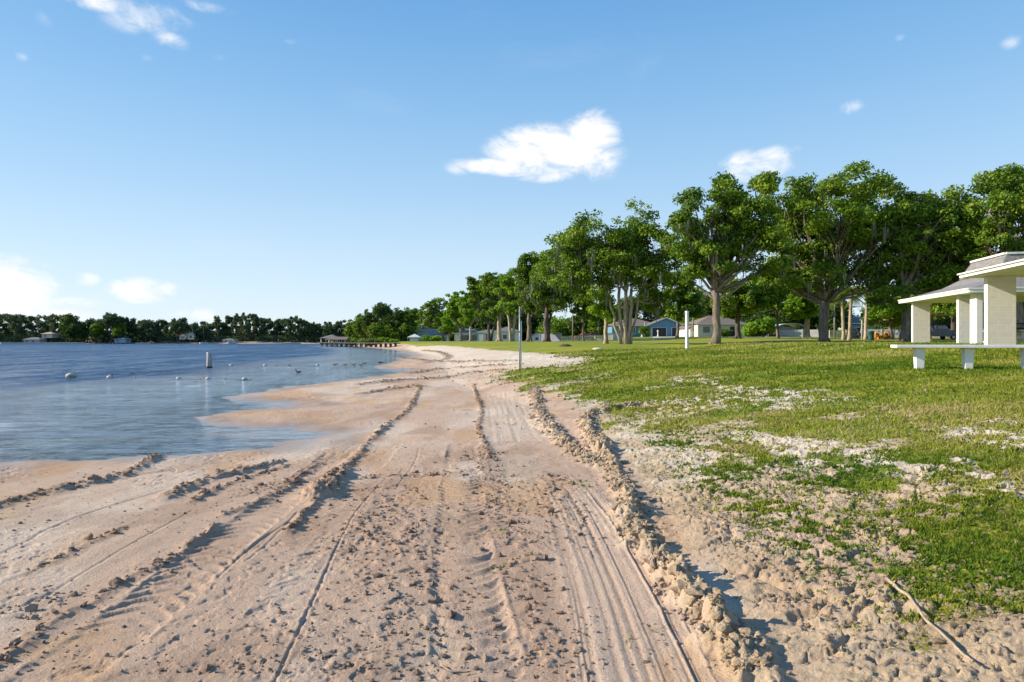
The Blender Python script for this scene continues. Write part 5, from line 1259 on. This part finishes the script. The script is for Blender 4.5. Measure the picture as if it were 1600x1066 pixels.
# lamp pole
D = 80; x = atx(1347, D); z = zg(x, D); g = thing('street_lamp', (x, D, z), 'grey street lamp with a short arm and a small box, right of the palms', 'street lamp')
hh = (530-472)/1000*D; m = MB(); m.tube([(0, 0, -.2), (0, 0, hh)], [.11, .08], 9); m.build('pole', CONC, g, True); m = MB(); m.tube([(0, 0, hh-.55), (-.5, 0, hh-.45), (-.9, 0, hh-.5)], .035, 6); ar = m.build('arm', GREYM, g, True)
m = MB(); m.ball((-1.0, 0, hh-.53), (.28, .13, .09), 10, 6); m.build('lamp_head', DARKM, ar, True); m = MB(); m.box((-.1, -.12, hh-1.55), (.22, .2, .5)); m.build('junction_box', DARKM, g)
for i, (px, D, h, lab) in enumerate([(895,118,6.2,'thin wooden utility pole left of the slender tree behind the picket fence'),(935,124,5.0,'thin wooden utility pole just left of the slim bright tree'),(1083,118,5.8,'thin dark utility pole right of the white post'),(1304,98,5.2,'thin grey utility pole beside the largest oak')]):
    x = atx(px, D); g = thing('utility_pole', (x, D, zg(x, D)), lab, 'utility pole', 'utility poles along the street'); m = MB(); m.tube([(0, 0, -.2), (0, 0, h)], [.14, .10], 8); m.build('pole', GREYW, g, True); m = MB(); m.box((0, 0, h-.4), (1.2, .1, .1)); m.build('crossarm', GREYW, g)
# bin
D = 75; x = atx(1361, D); g = thing('trash_bin', (x, D, zg(x, D)), 'dark green barrel trash bin on the lawn by the playground', 'trash bin'); m = MB(); m.lathe([(.28,0),(.31,.1),(.33,.45),(.32,.9),(.35,.92),(.35,.97),(.28,.97)], n=14); m.build('barrel', TEALB, g, True)
m = MB(); m.lathe([(.36,.96),(.34,1.06),(.12,1.12)], n=14); m.build('lid', TEALB, g, True)
# playground: spring rockers and frame
def rocker(label, px, D, mt):
    x = atx(px, D); g = thing('play_hoop', (x, D, zg(x, D)), label, 'play hoop', 'yellow playground pieces', .3); m = MB()
    P = [(-.45, 0, 0)]+[(-.45*math.cos(a), 0, .75+.35*math.sin(a)) for a in np.linspace(0, PI, 9)]+[(.45, 0, 0)]; m.tube(P, .06, 7); m.build('hoop', mt, g, True)
    m = MB(); m.box((0, 0, .45), (.8, .5, .08)); m.box((0, .2, .65), (.8, .06, .35)); m.build('seat', ORNG, g); m = MB(); m.tube([(-.3, 0, 0), (-.3, 0, .42)], .04, 6); m.tube([(.3, 0, 0), (.3, 0, .42)], .04, 6); m.build('spring', DARKM, g)
rocker('yellow hoop seat nearest the trash bin', 1372, 84, YEL); rocker('yellow hoop seat right of the one by the trash bin', 1386, 84, YEL)
m = MB(); D = 85; x = atx(1379, D); m.box((0, 0, .22), (1.6, .9, .10)); m.box((0, -.45, .35), (1.6, .06, .3)); m.box((0, .45, .35), (1.6, .06, .3)); m.box((-.7, 0, .08), (.1, .8, .2)); m.box((.7, 0, .08), (.1, .8, .2)); o = m.build('play_platform', ORNG); o.location = (x, D, zg(x, D)); tag(o, 'low orange play platform between the two yellow hoops', 'play platform')
D = 96; x = atx(1412, D); g = thing('trailer', (x, D, zg(x, D)), 'small white utility trailer in front of the grey fence', 'trailer'); m = MB(); m.box((0, 0, .85), (1.7, 1.4, .7)); m.build('box', WHITE_L, g, bevel=.03)
m = MB(); m.box((0, -.72, .85), (.7, .03, .35)); m.build('hatch', GLASS, g)
for s_ in (-1, 1): m = MB(); m.tube([(.45*s_, -.75, .3), (.45*s_, -.6, .3)], .28, 12); m.build('wheel', RUBB, g)
m = MB(); m.beam((.85, 0, .5), (1.6, 0, .35), .08, .08); m.build('drawbar', GREYM, g)
# timber swing frame behind the pavilion
D = 72; x = atx(1478, D); g = thing('swing_frame', (x, D, zg(x, D)), 'tall orange timber swing frame seen through the left bay of the pavilion', 'swing frame'); L = 4.8
for s_ in (-1, 1):
    for q in (-1, 1): m = MB(); m.beam((s_*L/2+q*1.0, q*.3, 0), (s_*L/2, 0, 2.9), .13, .13); m.build('leg', TIMB, g)
m = MB(); m.beam((-L/2-.2, 0, 2.9), (L/2+.2, 0, 2.9), .14, .18); m.build('crossbeam', TIMB, g)
for k in (-1.2, 1.0): m = MB(); m.tube([(k-.22, 0, 2.8), (k-.22, 0, .55)], .015, 4); m.tube([(k+.22, 0, 2.8), (k+.22, 0, .55)], .015, 4); m.box((k, 0, .53), (.5, .2, .04)); m.build('swing', DARKM, g)
D = 88; x = atx(1409, D); g = thing('play_tower', (x, D, zg(x, D)), 'orange and yellow play tower roof above the white trailer', 'play tower')
for sx in (-.7, .7):
    for sy in (-.6, .6): m = MB(); m.beam((sx, sy, 0), (sx, sy, 2.4), .1, .1); m.build('leg', TIMB, g)
m = MB(); m.box((0, 0, 1.3), (1.5, 1.3, .08)); m.build('platform', TIMB, g); m = MB(); V = [(-.9,-.8,2.4),(.9,-.8,2.4),(.9,.8,2.4),(-.9,.8,2.4),(0,0,3.0)]; m.add(V, t=[(0,1,4),(1,2,4),(2,3,4),(3,0,4)]); m.build('roof', YEL, g)
# rubble heap
D = 96; x = atx(1337, D); m = MB()
for k in range(70):
    a, r = RNG.uniform(0, 2*PI), RNG.random()*1.0; hx = (1-r)*1.5*RNG.random()
    m.box((r*math.cos(a)*2.2, r*math.sin(a)*1.2, hx+.05), (RNG.uniform(.2, .9), RNG.uniform(.1, .4), RNG.uniform(.05, .3)), RNG.uniform(0, 3))
o = m.build('lumber_heap', mat('scrap_timber', (.42,.32,.24), (.26,.19,.15), 1.2, .95, bump=.3)); o.location = (x, D, zg(x, D)); tag(o, 'heap of scrap timber and rubble behind the lamp pole', 'heap', kind='stuff')
# garden bits in front of the blue house
for px, D, lab in [(1003,140,'small white garden ornament pillar before the blue house'),(1028,138,'white ornament pillar left of the blue garage door')]:
    x = atx(px, D); m = MB(); m.lathe([(.22,0),(.2,.15),(.12,.3),(.12,1.0),(.2,1.1),(.16,1.3),(.05,1.45)], n=9); o = m.build('garden_ornament', WHITE_P, None, True); o.location = (x, D, zg(x, D)); tag(o, lab, 'garden ornament', 'white ornaments before the blue house')
D = 141; x = atx(1007, D); g = thing('flag', (x, D, zg(x, D)), 'small white flag on a pole in front of the blue house', 'flag'); m = MB(); m.tube([(0, 0, 0), (0, 0, 3.2)], .04, 6); m.build('flagpole', WHITE_P, g); m = MB(); m.add([(0,0,3.1),(.9,.1,2.5),(.9,.05,1.9),(0,0,2.5)], q=[(0,1,2,3)]); m.build('cloth', WHITE_L, g)
# dark mounds on the lawn
def mound(label, px, py, w, h, mt, D=None):
    x, y = p2w(px, py); 
    if D: y = D; x = atx(px, D)
    m = MB(); m.ball((0, 0, 0), (w/2, w*.3, h), 14, 8, .14); o = m.build('mound', mt, None, True); o.location = (x, y, zg(x, y)); tag(o, label, 'mound')
SOIL = mat('dark_soil', (.13,.09,.06), (.08,.055,.04), 5, .95, bump=.6, bdist=.04)
mound('small dark mound of soil on the lawn left of the slim bright tree', 884, 537, 1.2, .22, SOIL, 60); mound('broken pale lump on the lawn edge left of the white post', 934, 550, .8, .10, mat('pale_sand_lump', (.7,.63,.52), (.5,.44,.35), 6, .95, bump=.5), 44)
# ------------------------------------------------------------------ camera, sun, sky
cam = bpy.data.cameras.new('camera'); cam.lens = 22.5; cam.sensor_width = 36; cam.clip_start = .1; cam.clip_end = 6000
co = bpy.data.objects.new('camera', cam); link(co); co.location = (0, 0, CZ); co.rotation_euler = (PI/2, 0, 0); S.camera = co
EL = math.radians(26); AZ = math.atan2(-.995, .05)
sv = Vector((math.sin(AZ)*math.cos(EL), math.cos(AZ)*math.cos(EL), math.sin(EL)))
sun = bpy.data.lights.new('sun', 'SUN'); sun.energy = 5.0; sun.angle = math.radians(.5); sun.color = (1, .88, .71)
so = bpy.data.objects.new('sun', sun); link(so); so.rotation_euler = sv.to_track_quat('Z', 'Y').to_euler(); so.location = (0, 0, 60)
w = bpy.data.worlds.new('World'); S.world = w; w.use_nodes = True; t = NT(w.node_tree); t.n.clear()
sky = t.node('ShaderNodeTexSky', sky_type='NISHITA'); sky.sun_disc = False; sky.sun_elevation = EL; sky.sun_rotation = AZ
sky.air_density = 1.0; sky.dust_density = .35; sky.ozone_density = 2.2; sky.altitude = 0
vec = t.node('ShaderNodeTexCoord').outputs['Generated']
sep = t.node('ShaderNodeSeparateXYZ'); t.l.new(vec, sep.inputs[0])
az = t.math('ARCTAN2', sep.outputs[0], sep.outputs[1]); el = t.math('ARCSINE', sep.outputs[2])
def cl(px, py): 
    x = (px-800)/1000; z = (533-py)/1000; return math.atan2(x, 1), math.atan2(z, math.hypot(1, x))
CL = [(870,240,110,42,-.22,1.15),(925,208,52,34,-.4,1.1),(800,262,100,14,-.1,.8),(880,272,70,14,.1,.8),(712,264,20,10,-.6,.7),
      (1180,260,58,26,-.1,.95),(1200,246,36,18,.2,.9),(1328,167,24,12,.1,.8),(1578,65,20,12,-.3,.7),(1242,234,14,7,0,.5),(1405,58,10,6,0,.5),(1588,228,14,8,0,.4),
      (5,447,95,50,.3,1.1),(60,490,150,26,.15,.9),(225,455,62,24,0,.85),(135,437,26,14,0,.6),(300,492,60,12,0,.5),(205,388,11,5,0,.5),
      (235,25,75,28,.35,.62),(170,5,110,16,0,.6),(262,62,36,16,-.2,.6),(228,90,16,9,0,.55),(340,92,16,9,.3,.5),(452,64,16,9,0,.55),(33,88,13,8,0,.6),(70,30,16,12,.5,.45),(310,8,60,10,0,.45)]
fac = None
for px, py, rx, ry, rot, st in CL:
    st = st*.6 if rx < 25 else st
    a0, e0 = cl(px, py); k = 1/ (1+((px-800)/1000)**2)
    dx = t.math('MULTIPLY', t.math('SUBTRACT', az, a0), 1000/(k*rx)); dy = t.math('MULTIPLY', t.math('SUBTRACT', el, e0), 1000/(ry*math.sqrt(k)))
    c_, s_ = math.cos(rot), math.sin(rot)
    # rotate in equal-scale space
    ux = t.math('ADD', t.math('MULTIPLY', dx, c_), t.math('MULTIPLY', dy, s_*ry/rx)); uy = t.math('SUBTRACT', t.math('MULTIPLY', dy, c_), t.math('MULTIPLY', dx, s_*rx/ry*.5))
    r2 = t.math('ADD', t.math('MULTIPLY', ux, ux), t.math('MULTIPLY', uy, uy))
    f = t.math('MULTIPLY', t.math('MAXIMUM', t.math('SUBTRACT', 1.25, t.math('MULTIPLY', r2, .9)), 0.0), st)
    fac = f if fac is None else t.math('MAXIMUM', fac, f)
mp = t.node('ShaderNodeMapping'); mp.inputs['Scale'].default_value = (1, 1, 1.7); t.l.new(vec, mp.inputs[0])
n = t.noise(15, mp.outputs[0], 8, .62, .45)
n2 = t.noise(34, mp.outputs[0], 5, .6)
dens = t.math('SUBTRACT', t.math('ADD', t.math('MULTIPLY', fac, .78), t.math('MULTIPLY', t.math('SUBTRACT', n, .5), 2.3)), .10)
dens = t.math('ADD', dens, t.math('MULTIPLY', t.math('SUBTRACT', n2, .5), .35))
dens = t.math('MULTIPLY', t.ramp(dens, .0, 1.05), t.ramp(fac, .0, .7))
wisp = t.math('MULTIPLY', t.ramp(t.noise(2.6, mp.outputs[0], 7, .6, .8), .56, .85), .10)
dens = t.math('MAXIMUM', dens, wisp)
hs = t.node('ShaderNodeHueSaturation'); hs.inputs['Saturation'].default_value = 1.05; hs.inputs['Value'].default_value = 1.0
t.l.new(sky.outputs[0], hs.inputs['Color'])
cr = t.node('ShaderNodeValToRGB'); cr.color_ramp.interpolation = 'B_SPLINE'; e = cr.color_ramp.elements
stops = [(0,(.80,.90,.98)),(.10,(.66,.83,.96)),(.22,(.44,.68,.92)),(.36,(.26,.53,.85)),(.52,(.125,.37,.74)),(1,(.07,.24,.60))]
while len(e) < len(stops): e.new(.5)
for q, (p_, c_) in zip(e, stops): q.position = p_; q.color = (*c_, 1)
t.l.new(t.math('MAXIMUM', sep.outputs[2], 0.0), cr.inputs[0])
grad = t.mix(1.0, cr.outputs[0], (6.1,6.2,6.35), 'MULTIPLY')
airy = t.mix(.85, hs.outputs[0], grad)
cloudc = t.mix(t.ramp(n, .3, .6), (5.9,6.0,6.25), (6.9,6.75,6.65))
skyc = t.mix(dens, airy, cloudc)
bg = t.node('ShaderNodeBackground'); t.l.new(skyc, bg.inputs[0]); bg.inputs[1].default_value = .105
wo = t.node('ShaderNodeOutputWorld'); t.l.new(bg.outputs[0], wo.inputs[0])
S.view_settings.view_transform = 'Standard'; S.view_settings.look = 'None'; S.view_settings.gamma = 1; S.view_settings.exposure = .66
S.render.engine = 'CYCLES'; S.cycles.max_bounces = 6; S.cycles.transparent_max_bounces = 12
S.cycles.caustics_reflective = False; S.cycles.caustics_refractive = False
